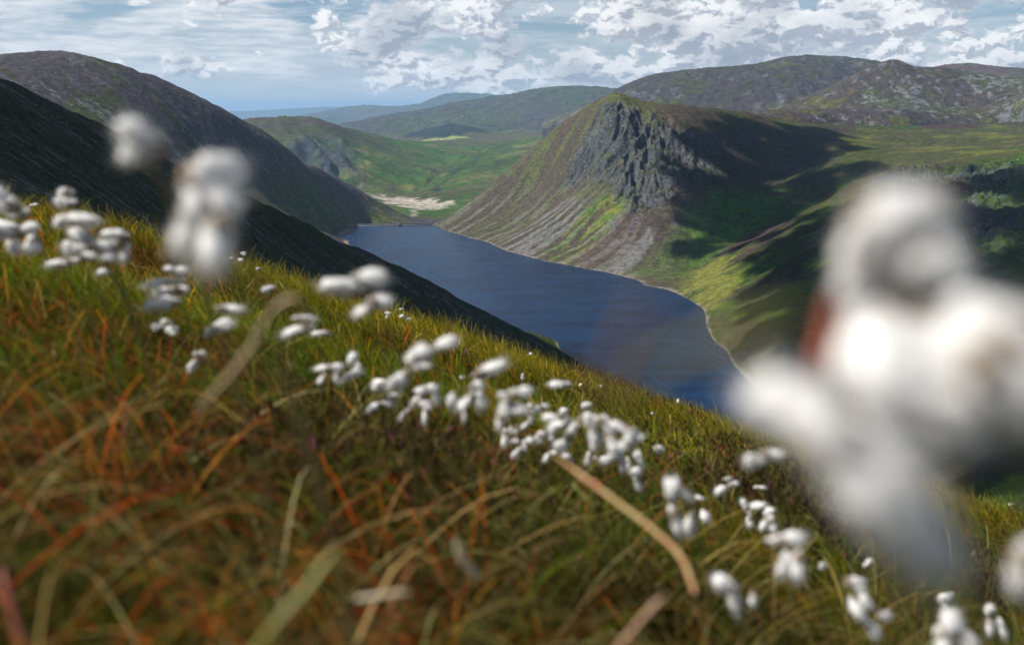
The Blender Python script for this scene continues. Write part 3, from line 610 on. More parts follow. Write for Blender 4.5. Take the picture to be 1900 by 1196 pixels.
# ---------------------------------------------------------------- heath we stand on
P1x, P1z = ray(0, 284); P2x, P2z = ray(1900, 858)
_n = np.cross([P1x, 1, P1z], [P2x, 1, P2z]); _n = _n / np.linalg.norm(_n); _n = _n * np.sign(_n[2])
GH = 0.36
def heath(x, y):
    x = np.asarray(x, float); y = np.asarray(y, float); r = np.hypot(x, y)
    z = (-GH - _n[0] * x - _n[1] * y) / _n[2]
    q = np.clip(r - 4.5, 0, None); z = z - np.where(q < 22, 0.0105 * q * q, 0.0105 * 484 + 0.46 * (q - 22))
    z = z + 0.05 * fbm(x, y, 0.9, 4, 1) * np.clip(r, .3, 3) / 3 * 1.5 + 0.12 * fbm(x, y, 3.5, 3, 2) * sm(r, 1.5, 6)
    z = z - .085 * np.exp(-((np.arctan2(x, y) + .05) / .14) ** 2) * sm(r, 1.5, 5) * (y > 0)
    return z
th = np.linspace(-math.pi, math.pi, 721)[:-1]; rr = 0.05 * (900 / 0.05) ** np.linspace(0, 1, 520)
Rg, Tg = np.meshgrid(rr, th, indexing='ij'); X = Rg * np.sin(Tg); Y = Rg * np.cos(Tg)
Z = heath(X, Y)
n1 = fbm(X, Y, 1.3, 5, 1); n2 = fbm(X, Y, .12, 4, 2, .6)
c = lerp(np.broadcast_to(C3(.016, .013, .008), X.shape + (3,)), C3(.028, .032, .010), sm(n1 + .4 * n2, -.3, .4))
c = np.concatenate([c, np.full(X.shape + (1,), .05)], -1)
m_heath = hill_material("heath_soil", .06, (.2, .2, .2), .3)
o = mesh_obj("heath_ground", np.stack([X, Y, Z], -1).reshape(-1, 3), grid_faces(len(rr), len(th), True), m_heath, attrs={'cover': c.reshape(-1, 4)})
setting(o)

# ---------------------------------------------------------------- drifting clouds overhead, whose shadows cross the hills
m, g = material("cloud_vapour"); p = g.new('ShaderNodeBsdfPrincipled'); p.inputs['Base Color'].default_value = (.9, .91, .93, 1); p.inputs['Roughness'].default_value = 1
p.inputs['Specular IOR Level'].default_value = 0
lw = g.new('ShaderNodeLayerWeight'); lw.inputs[0].default_value = .5; tr = g.new('ShaderNodeBsdfTransparent'); mx = g.new('ShaderNodeMixShader')
g.put(mx.inputs[0], g.ss(lw.outputs['Facing'], .30, .95, 0.6, 0.0)); g.l.new(tr.outputs[0], mx.inputs[1]); g.l.new(p.outputs[0], mx.inputs[2])   # vapour thins out towards each puff's edge
o = g.new('ShaderNodeOutputMaterial'); g.l.new(mx.outputs[0], o.inputs[0]); m_cloud = m
def ico(sub):
    import bmesh
    bm = bmesh.new(); bmesh.ops.create_icosphere(bm, subdivisions=sub, radius=1.0)
    V = np.array([v.co[:] for v in bm.verts]); Fc = np.array([[v.index for v in f.verts] for f in bm.faces]); bm.free()
    return V, Fc
ICO = {k: ico(k) for k in (1, 2, 3, 4)}
def cloud(target, h, length, width, ang, n, seed, thick=110):
    """a cumulus h metres up whose shadow falls on target"""
    rs = np.random.RandomState(seed); T = np.array(target, float)
    Cc = T + SUNV * ((h - T[2]) / SUNV[2]); V = []; Fs = []; k = 0; iv, jf = ICO[2]
    ca, sa = math.cos(ang), math.sin(ang)
    for _ in range(n):
        a = rs.rand() * 2 * math.pi; r = math.sqrt(rs.rand()) * .85; u, w = r * math.cos(a) * length / 2, r * math.sin(a) * width / 2
        s = min(length, width) * (.16 + .14 * rs.rand()) * (1.15 - .6 * r)
        P = iv * (1 + .10 * TILES[seed % 4](iv[:, 0] * 3 + _ * 7, iv[:, 1] * 3 + iv[:, 2] * 3)[:, None])
        V.append(P * (s, s, s * .6) + Cc + (u * ca - w * sa, u * sa + w * ca, (1 - r) * thick * rs.rand())); Fs.append(jf + k); k += len(iv)
    return setting(mesh_obj("cloud", np.concatenate(V), np.concatenate(Fs), m_cloud))
def tgt(f, px, py, y0, y1):
    x, y = hit(f, [(px, py)], y0, y1)[0]
    return (x, y, float(f(np.array([x]), np.array([y]))[0]))
cloud(tgt(f_dark, 230, 330, 120, 1500), 1500, 1500, 600, R(96), 90, 3)
cloud((-130, 1150, -270), 1500, 700, 360, R(80), 50, 9)
def shading_cloud(f, y0, y1, h, pts, seed):
    """one long ragged cloud drifting over the hill, built of many puffs"""
    rs = np.random.RandomState(seed); iv, jf = ICO[2]; V = []; Fs = []; k = 0
    for px, py, r in pts:
        T = np.array(tgt(f, px, py, y0, y1))
        for _ in range(15):
            a = rs.rand() * 6.283; q = math.sqrt(rs.rand()) * r * .85; s_ = r * rs.uniform(.22, .55)
            Cc = T + SUNV * ((h - T[2]) / SUNV[2]) + (q * math.cos(a), q * math.sin(a), rs.rand() * 60)
            V.append(iv * (s_, s_, s_ * .6) + Cc); Fs.append(jf + k); k += len(iv)
    return setting(mesh_obj("cloud", np.concatenate(V), np.concatenate(Fs), m_cloud))
shading_cloud(f_crag, 700, 3300, 1500, [(1300, 275, 70), (1345, 300, 90), (1310, 350, 100), (1380, 345, 120), (1270, 400, 80), (1340, 420, 100), (1450, 300, 130), (1440, 400, 90), (1245, 470, 55),
    (1550, 325, 110), (1230, 310, 50), (1290, 460, 55), (1440, 430, 80), (1500, 415, 80), (1360, 465, 55), (1400, 480, 60), (1420, 365, 90), (1500, 360, 90), (1420, 258, 100), (1520, 275, 110), (1480, 240, 90), (1350, 250, 60)], 5)
shading_cloud(f_crag, 640, 3300, 1450, [(1430, 530, 90), (1400, 500, 60), (1450, 470, 80), (1395, 580, 70), (1500, 640, 100), (1500, 540, 100), (1450, 600, 90), (1385, 640, 55), (1500, 470, 110), (1570, 420, 120), (1540, 560, 120), (1660, 380, 120), (1640, 480, 140), (1750, 420, 150), (1860, 350, 140),
    (1750, 560, 150), (1880, 500, 150), (1560, 700, 110), (1700, 700, 140), (1870, 700, 150), (1470, 700, 70), (1440, 740, 50), (1850, 830, 120), (1980, 600, 170), (1990, 430, 170), (1480, 560, 60)], 6)

# ---------------------------------------------------------------- grasses, sedges, moss and heather of the heath
def leaf_material(name, trans=0.4, rough=0.7, spec=0.05):
    m, g = material(name); att = g.new('ShaderNodeAttribute'); att.attribute_name = 'cover'
    p = g.new('ShaderNodeBsdfPrincipled'); g.put(p.inputs['Base Color'], att.outputs['Color']); p.inputs['Roughness'].default_value = rough; p.inputs['Specular IOR Level'].default_value = spec
    t = g.new('ShaderNodeBsdfTranslucent'); g.put(t.inputs[0], g.mix(1.0, att.outputs['Color'], (1.5, 1.4, 1.0), 'MULTIPLY'))
    mx = g.new('ShaderNodeMixShader'); mx.inputs[0].default_value = trans; g.l.new(p.outputs[0], mx.inputs[1]); g.l.new(t.outputs[0], mx.inputs[2])
    o = g.new('ShaderNodeOutputMaterial'); g.l.new(mx.outputs[0], o.inputs[0]); return m
m_leaf = leaf_material("grass_leaf", .32)
rs = np.random.RandomState(5)
def scatter(n, r0, r1, power=1.0, half=0.72):
    """density per square metre falls as 1/r^power, as one tends to see fewer the farther they are"""
    e = 2 - power; u = rs.rand(n); r = (r0 ** e + u * (r1 ** e - r0 ** e)) ** (1 / e); a = (rs.rand(n) * 2 - 1) * half
    return r * np.sin(a), r * np.cos(a), r, a
def blades(name, x, y, L, w, lean, curl, direc, col, tip=None, seg=4, z0=None):
    n = len(x); z = heath(x, y) - .01 if z0 is None else z0
    s = np.linspace(0, 1, seg + 1)
    dx, dy = np.cos(direc), np.sin(direc)
    h = (lean[:, None] * s + curl[:, None] * s ** 2.2)                      # sideways reach
    up = s[None] * np.sqrt(np.clip(1 - (0.75 * h) ** 2, 0.08, 1)) - .25 * curl[:, None] * s ** 3
    cx = x[:, None] + dx[:, None] * h * L[:, None]; cy = y[:, None] + dy[:, None] * h * L[:, None]; cz = z[:, None] + up * L[:, None]
    fa = rs.rand(n) * math.pi; sx, sy = np.cos(fa), np.sin(fa)
    ww = (w[:, None] * (1 - s ** 1.6 * .92)) / 2
    A = np.stack([cx - sx[:, None] * ww, cy - sy[:, None] * ww, cz], -1); B = np.stack([cx + sx[:, None] * ww, cy + sy[:, None] * ww, cz], -1)
    V = np.stack([A, B], 2).reshape(-1, 3)
    base = (np.arange(n) * (seg + 1) * 2)[:, None]; k = np.arange(seg) * 2
    Fc = np.stack([base + k, base + k + 1, base + k + 3, base + k + 2], -1).reshape(-1, 4)
    tc = col if tip is None else tip
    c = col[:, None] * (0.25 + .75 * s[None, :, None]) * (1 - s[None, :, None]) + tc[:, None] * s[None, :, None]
    c = np.repeat(c[:, :, None], 2, 2).reshape(-1, 3)
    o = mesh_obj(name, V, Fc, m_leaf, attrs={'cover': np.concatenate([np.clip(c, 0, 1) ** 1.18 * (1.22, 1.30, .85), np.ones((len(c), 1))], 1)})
    return setting(o, 'stuff')
def pick(cols, n, jit=.25):
    c = np.array(cols)[rs.randint(len(cols), size=n)]; return c * (1 + jit * (rs.rand(n, 1) * 2 - 1)) * (1 + .12 * (rs.rand(n, 3) * 2 - 1))
def zone(x, y):
    """how heathery the ground is (0 grass .. 1 heather): more to the right, with clumps"""
    r = np.hypot(x, y); a = np.arctan2(x, y)
    return np.clip(sm(a, -.05, .42) * .55 * sm(r, .9, 1.8) + .9 * fbm(x, y, .9, 3, 2) * sm(r, .5, 1.2) - .06, 0, 1)
WIND = math.pi * .93        # blades lean over to the left, with the wind
# green sedge, the mass of the sward
x, y, r, a = scatter(112000, .30, 13, .95); k = rs.rand(len(x)) > np.maximum(zone(x, y) * .85, .92 * sm(-fbm(x, y, .13, 3, 3), -.05, .25) * (1 - sm(r, 1.0, 2.2))); x, y, r, a = x[k], y[k], r[k], a[k]; n = len(x)
dn = fbm(x, y, .5, 3, 0); far = sm(r, 2.5, 6)
col = pick([(.050, .095, .008), (.080, .125, .010), (.035, .070, .008), (.100, .130, .010), (.10, .095, .012)], n)
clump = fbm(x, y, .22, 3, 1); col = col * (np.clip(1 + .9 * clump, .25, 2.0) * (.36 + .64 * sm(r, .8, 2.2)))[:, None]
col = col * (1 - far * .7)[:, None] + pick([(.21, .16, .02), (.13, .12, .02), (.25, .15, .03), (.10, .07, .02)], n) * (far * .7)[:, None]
rust = sm(dn + .4 * (rs.rand(n) - .5) - .6 * np.arctan2(x, y) - .12, .3, .7) * (1 - sm(r, 2, 5)) * .6; rust = rust * .8; col = col * (1 - rust[:, None]) + pick([(.20, .055, .012), (.26, .10, .02), (.17, .09, .03)], n) * rust[:, None]
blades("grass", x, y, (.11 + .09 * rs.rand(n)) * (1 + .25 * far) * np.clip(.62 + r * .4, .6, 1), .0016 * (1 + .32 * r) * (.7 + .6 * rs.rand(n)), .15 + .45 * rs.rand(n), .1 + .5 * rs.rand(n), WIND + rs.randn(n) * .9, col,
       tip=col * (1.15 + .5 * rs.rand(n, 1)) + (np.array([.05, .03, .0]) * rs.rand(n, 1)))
# last year's dead straw, lying over
x, y, r, a = scatter(17000, .30, 12, 1.25); k = rs.rand(len(x)) > zone(x, y) * .5; x, y, r = x[k], y[k], r[k]; n = len(x)
col = pick([(.30, .23, .11), (.22, .16, .07), (.36, .31, .18), (.15, .10, .04), (.20, .08, .02)], n) * (.5 + .6 * sm(r, 1.0, 2.5))[:, None]
blades("dead_grass", x, y, .10 + .11 * rs.rand(n), np.maximum(.0016 * (1 + .3 * r), .0016) * (.6 + 1.3 * rs.rand(n) ** 2), .5 + .5 * rs.rand(n), .2 + .5 * rs.rand(n), WIND + rs.randn(n) * 1.3, col, seg=5)
# deer grass turning rust red, thick on the left
x, y, r, a = scatter(15000, .30, 5, 1.4); k = rs.rand(len(x)) < np.clip(1.2 * sm(-a, -.15, .40) * sm(fbm(x, y, .35, 3, 3), -.05, .5) + .06, 0, 1); x, y, r = x[k], y[k], r[k]; n = len(x)
col = pick([(.34, .04, .012), (.46, .10, .02), (.22, .06, .02), (.46, .20, .05)], n, .5)
blades("red_grass", x, y, (.12 + .10 * rs.rand(n)) * np.clip(.65 + r * .35, .6, 1), .0018 * (1 + .3 * r) * (.7 + .6 * rs.rand(n)), .35 + .5 * rs.rand(n), .2 + .5 * rs.rand(n), WIND + rs.randn(n) * .8, col, seg=6)
# broad old blades lying over, close to us
x, y, r, a = scatter(2100, .34, 1.9, 1.2); n = len(x)
left = sm(-a, -.3, .4)[:, None]; c1 = pick([(.46, .36, .22), (.38, .27, .15), (.42, .26, .16), (.09, .14, .015), (.13, .17, .02), (.12, .15, .02), (.50, .44, .30), (.24, .16, .04)], n); c2 = pick([(.42, .07, .02), (.34, .06, .02), (.45, .20, .05), (.40, .32, .16), (.16, .20, .03)], n)
col = np.where(rs.rand(n, 1) < left * .45, c2, c1) * (.2 + 1.0 * rs.rand(n, 1) ** 1.5)
blades("old_grass", x, y, .12 + .12 * rs.rand(n), .0017 + .0026 * rs.rand(n) ** 2, .75 + .45 * rs.rand(n), .25 + .4 * rs.rand(n), np.where(rs.rand(n) < .6, .35, WIND) + rs.randn(n) * .6, col, seg=9)
x, y, r, a = scatter(420, .14, .42, 1.2); n = len(x)
blades("near_grass", x, y, .15 + .07 * rs.rand(n), .0016 + .0016 * rs.rand(n), .2 + .6 * rs.rand(n), .2 + .5 * rs.rand(n), WIND + rs.randn(n) * 1.2, pick([(.06, .10, .01), (.12, .12, .02), (.30, .07, .02), (.30, .22, .10), (.05, .07, .01)], n), seg=8)
# golden tufts that catch the sun along the brow
x, y, r, a = scatter(34000, 3.2, 12, .6); k = rs.rand(len(x)) < sm(fbm(x, y, 1.1, 3, 1) - .25 * sm(a, 0, .4), -.2, .25); x, y, r = x[k], y[k], r[k]; n = len(x)
col = pick([(.44, .32, .015), (.32, .29, .015), (.48, .28, .03), (.20, .22, .015)], n) * np.clip(1 + .9 * fbm(x, y, .5, 3, 2), .3, 1.5)[:, None]
blades("golden_moor_grass", x, y, .07 + .10 * rs.rand(n), .0045 * (.6 + .8 * rs.rand(n)) * (1 + .08 * r), .1 + .4 * rs.rand(n), .1 + .3 * rs.rand(n), WIND + rs.randn(n) * 1.2, col, seg=3)
# heather: woody clumps with tiny leaves
def heather():
    cx, cy, r, a = scatter(2600, .55, 12, .55); k = rs.rand(len(cx)) < np.clip(zone(cx, cy) * 1.5 - .25, 0, 1); cx, cy, r = cx[k], cy[k], r[k]
    per = (60 + 110 * np.clip(2.5 / r, .4, 2.2)).astype(int); idx = np.repeat(np.arange(len(cx)), per); n = len(idx)
    rad = (.08 + .12 * rs.rand(len(cx)))[idx]; hh = (.07 + .09 * rs.rand(len(cx)))[idx]
    q = rs.randn(n, 3); q /= np.linalg.norm(q, axis=1, keepdims=True); q *= (rs.rand(n, 1) ** .35); q[:, 2] = np.abs(q[:, 2])
    x = cx[idx] + q[:, 0] * rad; y = cy[idx] + q[:, 1] * rad; z = heath(cx, cy)[idx] + q[:, 2] * hh
    rr_ = r[idx]; tone = (.6 + .8 * rs.rand(len(cx), 1))[idx]
    col = pick([(.050, .040, .022), (.075, .050, .030), (.035, .045, .018), (.10, .070, .045), (.060, .030, .035), (.15, .11, .07)], n, .3) * tone
    pk = rs.rand(n) < .02; col[pk] = pick([(.28, .06, .20), (.22, .07, .14)], int(pk.sum()))
    L = (.012 + .02 * rs.rand(n)) * (1 + .12 * rr_); 
    o = blades("heather", x, y, L, .0035 * (1 + .22 * rr_) * (.6 + .8 * rs.rand(n)), .8 * rs.rand(n), .3 * rs.rand(n), rs.rand(n) * 6.28, col, tip=col * 1.3, seg=2, z0=z)
    # bare twigs
    m_ = 15000; ii = rs.randint(len(cx), size=m_); an = rs.rand(m_) * 6.28
    col = pick([(.13, .09, .06), (.22, .17, .12), (.08, .05, .04)], m_)
    blades("heather_twigs", cx[ii] + .03 * rs.randn(m_), cy[ii] + .03 * rs.randn(m_), .08 + .09 * rs.rand(m_), .0014 * (1 + .25 * r[ii]), .4 + .8 * rs.rand(m_), .2 * rs.rand(m_), an, col, seg=3)
heather()

# ---------------------------------------------------------------- cotton grass
def fluff_material():
    m, g = material("cotton_fluff"); pos = g.new('ShaderNodeTexCoord').outputs['Object']
    n = g.noise(g.mapping(pos, scale=(9, 9, 2.2)), 1.0, 4, .6)
    c = g.mix(g.ss(n, .3, .7), (.88, .87, .85), (.96, .96, .95))
    d = g.new('ShaderNodeBsdfDiffuse'); g.put(d.inputs[0], c); t = g.new('ShaderNodeBsdfTranslucent'); g.put(t.inputs[0], (.95, .94, .90))
    mx = g.new('ShaderNodeMixShader'); mx.inputs[0].default_value = .42; g.l.new(d.outputs[0], mx.inputs[1]); g.l.new(t.outputs[0], mx.inputs[2])
    o = g.new('ShaderNodeOutputMaterial'); g.l.new(mx.outputs[0], o.inputs[0]); return m
m_fluff = fluff_material()
def plain(name, c, rough=.7, c2=None, trans=0.0):
    m, g = material(name); p = g.new('ShaderNodeBsdfPrincipled'); p.inputs['Roughness'].default_value = rough
    pos = g.new('ShaderNodeTexCoord').outputs['Object']; n = g.noise(pos, 60.0, 3, .6)
    g.put(p.inputs['Base Color'], g.mix(g.ss(n, .35, .65), c, c2 or tuple(.6 * q for q in c)))
    o = g.new('ShaderNodeOutputMaterial'); g.l.new(p.outputs[0], o.inputs[0]); return m
m_bract = plain("bract_brown", (.20, .13, .06)); m_stem = plain("stem_green", (.10, .12, .03), c2=(.16, .09, .03)); m_base = m_bract
def tuft_mesh(seed, hairs=900):
    """one hanging tuft: origin where it is tied to the stem, fluff towards +Z, length about 1, half width about 0.45, ragged and blown to one side"""
    q = np.random.RandomState(seed); V0, F0 = ICO[3]; t = TILES[seed % 4]; parts, faces, k = [], [], 0
    bend = q.uniform(-.22, .22, 2); nl = q.randint(4, 7); lobes = []
    for i in range(nl):
        u = .18 + .62 * (i + q.rand() * .6) / nl; off = q.randn(2) * .10 * (u + .4) + bend * u * u
        r = (.15 + .17 * math.sin(min(1, u * 1.1) * math.pi * .8)) * q.uniform(.8, 1.15); lobes.append((off[0], off[1], u, r, r * q.uniform(1.0, 1.6)))
    lobes.append((0, 0, .12, .12, .16))
    for x, y, z, r, l in lobes:
        d = t(V0[:, 0] * 2.2 + x * 40 + seed * 3, V0[:, 1] * 2.2 + V0[:, 2] * 1.7 + z * 9) * .34 + t(V0[:, 0] * 6 + seed, V0[:, 2] * 4 + V0[:, 1] * 6) * .12
        P = V0 * (1 + d)[:, None] * (r, r, l) + (x, y, z); parts.append(P); faces.append(F0 + k); k += len(P)
    n = hairs; li = q.randint(len(lobes), size=n); Lb = np.array(lobes)[li]
    w = q.randn(n, 3); w /= np.linalg.norm(w, axis=1, keepdims=True)
    p0 = w * Lb[:, [3, 3, 4]] * .9 + Lb[:, :3]; out = w * .8 + np.array([bend[0], bend[1], .75]) + q.randn(n, 3) * .25
    out /= np.linalg.norm(out, axis=1, keepdims=True); L = (.09 + .42 * q.rand(n) ** 1.8 * (.4 + Lb[:, 2]))[:, None]
    p1 = p0 + out * L * .55; p2 = p0 + out * L + np.array([bend[0] * .25, bend[1] * .25, .03]) + q.randn(n, 3) * .03
    a = q.rand(n) * 6.283; s = np.stack([np.cos(a), np.sin(a), 0 * a], 1) * .0075
    Vh = np.stack([p0 - s, p0 + s, p1 - s * .7, p1 + s * .7, p2], 1).reshape(-1, 3); b = (np.arange(n) * 5)[:, None] + k
    Th = np.concatenate([b + np.array([0, 1, 3]), b + np.array([0, 3, 2]), b + np.array([2, 3, 4])], 0)
    return mesh_obj("seed_head", np.concatenate(parts + [Vh]) * (.88, .88, .88), np.concatenate(faces + [Th]), m_fluff)
def bract_mesh():
    V, Fs = [], []
    for k in range(7):
        a = k * .9; c, s_ = math.cos(a), math.sin(a); i = len(V)
        V += [(c * .05 - s_ * .05, s_ * .05 + c * .05, -.04), (c * .05 + s_ * .05, s_ * .05 - c * .05, -.04), (c * .20 + s_ * .05, s_ * .20 - c * .05, .13), (c * .20 - s_ * .05, s_ * .20 + c * .05, .13), (c * .22, s_ * .22, .30), (c * .215, s_ * .215, .30)]
        Fs += [(i, i + 1, i + 2, i + 3), (i + 3, i + 2, i + 4, i + 5)]
    return mesh_obj("bract", np.array(V, float), np.array(Fs), m_bract)
PROTO = [tuft_mesh(40 + k) for k in range(9)]; BR = bract_mesh()
PM = [o.data for o in PROTO]; BM = BR.data
for o in PROTO + [BR]: bpy.data.objects.remove(o)
CAMUP = np.array([0, SP, CP]); CAMF = np.array([0, CP, -SP])
def tube(pts, radii, sides=6):
    P = np.array(pts, float); n = len(P); T = np.gradient(P, axis=0); T /= np.linalg.norm(T, axis=1, keepdims=True) + 1e-9
    ref = np.array([.31, .77, .12]); U = np.cross(T, ref); U /= np.linalg.norm(U, axis=1, keepdims=True); Wv = np.cross(T, U)
    a = np.arange(sides) / sides * 2 * math.pi; r = np.array(radii, float)[:, None, None]
    V = P[:, None] + r * (np.cos(a)[None, :, None] * U[:, None] + np.sin(a)[None, :, None] * Wv[:, None])
    return V.reshape(-1, 3), grid_faces(n, sides, True)
def bez(p0, p1, p2, n=9):
    t = np.linspace(0, 1, n)[:, None]; return (1 - t) ** 2 * p0 + 2 * t * (1 - t) * p1 + t * t * p2
rc = np.random.RandomState(77)
def plant(label, D, tufts, group="cotton grass in seed across the heath", free=False):
    """tufts: (px, py, length, width, angle) of each tuft as seen; D: how far away the plant stands"""
    T = np.array([(t + (0,))[:5] for t in tufts], float)
    cpx, cpy = T[:, 0].mean(), T[:, 1].mean()
    if not free:                                     # the plant stands clear of the sward
        while D > .3:
            p = np.array(at(cpx, cpy, D))
            if p[2] - float(heath(p[0], p[1])) > .165: break
            D *= .96
    top = T[:, 1].min(); node = np.array(at(cpx + rc.randn() * 2, top + .35 * (cpy - top) - (6 if len(T) > 1 else 2), D))
    gx, gy = node[0] + .035 + .03 * rc.rand(), node[1] + .02 + .05 * rc.rand(); root = np.array([gx, gy, float(heath(gx, gy)) - .01])
    e = bpy.data.objects.new("cotton_grass", None); COL.objects.link(e); e.location = root.tolist()
    e['label'] = label; e['kind'] = 'thing'; e['category'] = "cotton grass"; e['group'] = group; e.empty_display_size = .02
    mid = (node + root) / 2 + np.array([.035, .01, .05]); pts = bez(root, mid, node, 10) - root
    V, Fc = tube(pts, np.linspace(.0016, .0010, 10) if D < .6 else np.linspace(.0012, .0008, 10)); mesh_obj("stem", V, Fc, m_stem, parent=e)
    for i, (px, py, l, w, ang) in enumerate(T):
        if w > l: l, w, ang = w, l, ang + 90
        Dt = D * (1 + .02 * rc.randn()); sc = Dt / 1847.0
        an = R(ang); ax = math.cos(an) * np.array([1., 0, 0]) - math.sin(an) * CAMUP
        c = np.array(at(px, py, Dt)); nd = node
        if np.dot(ax, c - nd) < 0: ax = -ax
        if len(T) == 1 and ang == 0: ax = np.array([-1., 0, 0])
        ax = ax + CAMF * rc.uniform(-.25, .25); ax /= np.linalg.norm(ax)
        Ln = l * sc * rc.uniform(1.0, 1.15); Wd = w * sc * (1.35 if D < .6 else rc.uniform(.85, 1.1))
        p0 = c - ax * Ln * .48
        u = np.cross(ax, CAMF); u /= np.linalg.norm(u); v = np.cross(ax, u)
        M = np.eye(4); M[:3, 0] = u * Wd * 1.2; M[:3, 1] = v * (Wd * .6 + Ln * .4) * 1.0; M[:3, 2] = ax * Ln; M[:3, 3] = p0 - root
        k = rc.randint(9)
        h = bpy.data.objects.new("seed_head", PM[k]); COL.objects.link(h); h.parent = e
        b_s = 1.5
        from mathutils import Matrix
        Mm = Matrix(M.tolist()); Rz = Matrix.Rotation(rc.rand() * 6.28 if False else 0, 4, 'Z'); h.matrix_local = Mm @ Rz
        b = bpy.data.objects.new("bract", BM); COL.objects.link(b); b.parent = h; b.scale = (1.5, 1.5, 1.25)
        if np.linalg.norm(p0 - nd) > .004:
            V, Fc = tube(bez(nd, (nd + p0) / 2 + np.array([0, 0, .004]), p0, 5) - root, np.linspace(.0006, .0004, 5), 5); mesh_obj("stalk", V, Fc, m_stem, parent=e)
    return e
BIG = "large blurred cotton grass heads close to the camera"
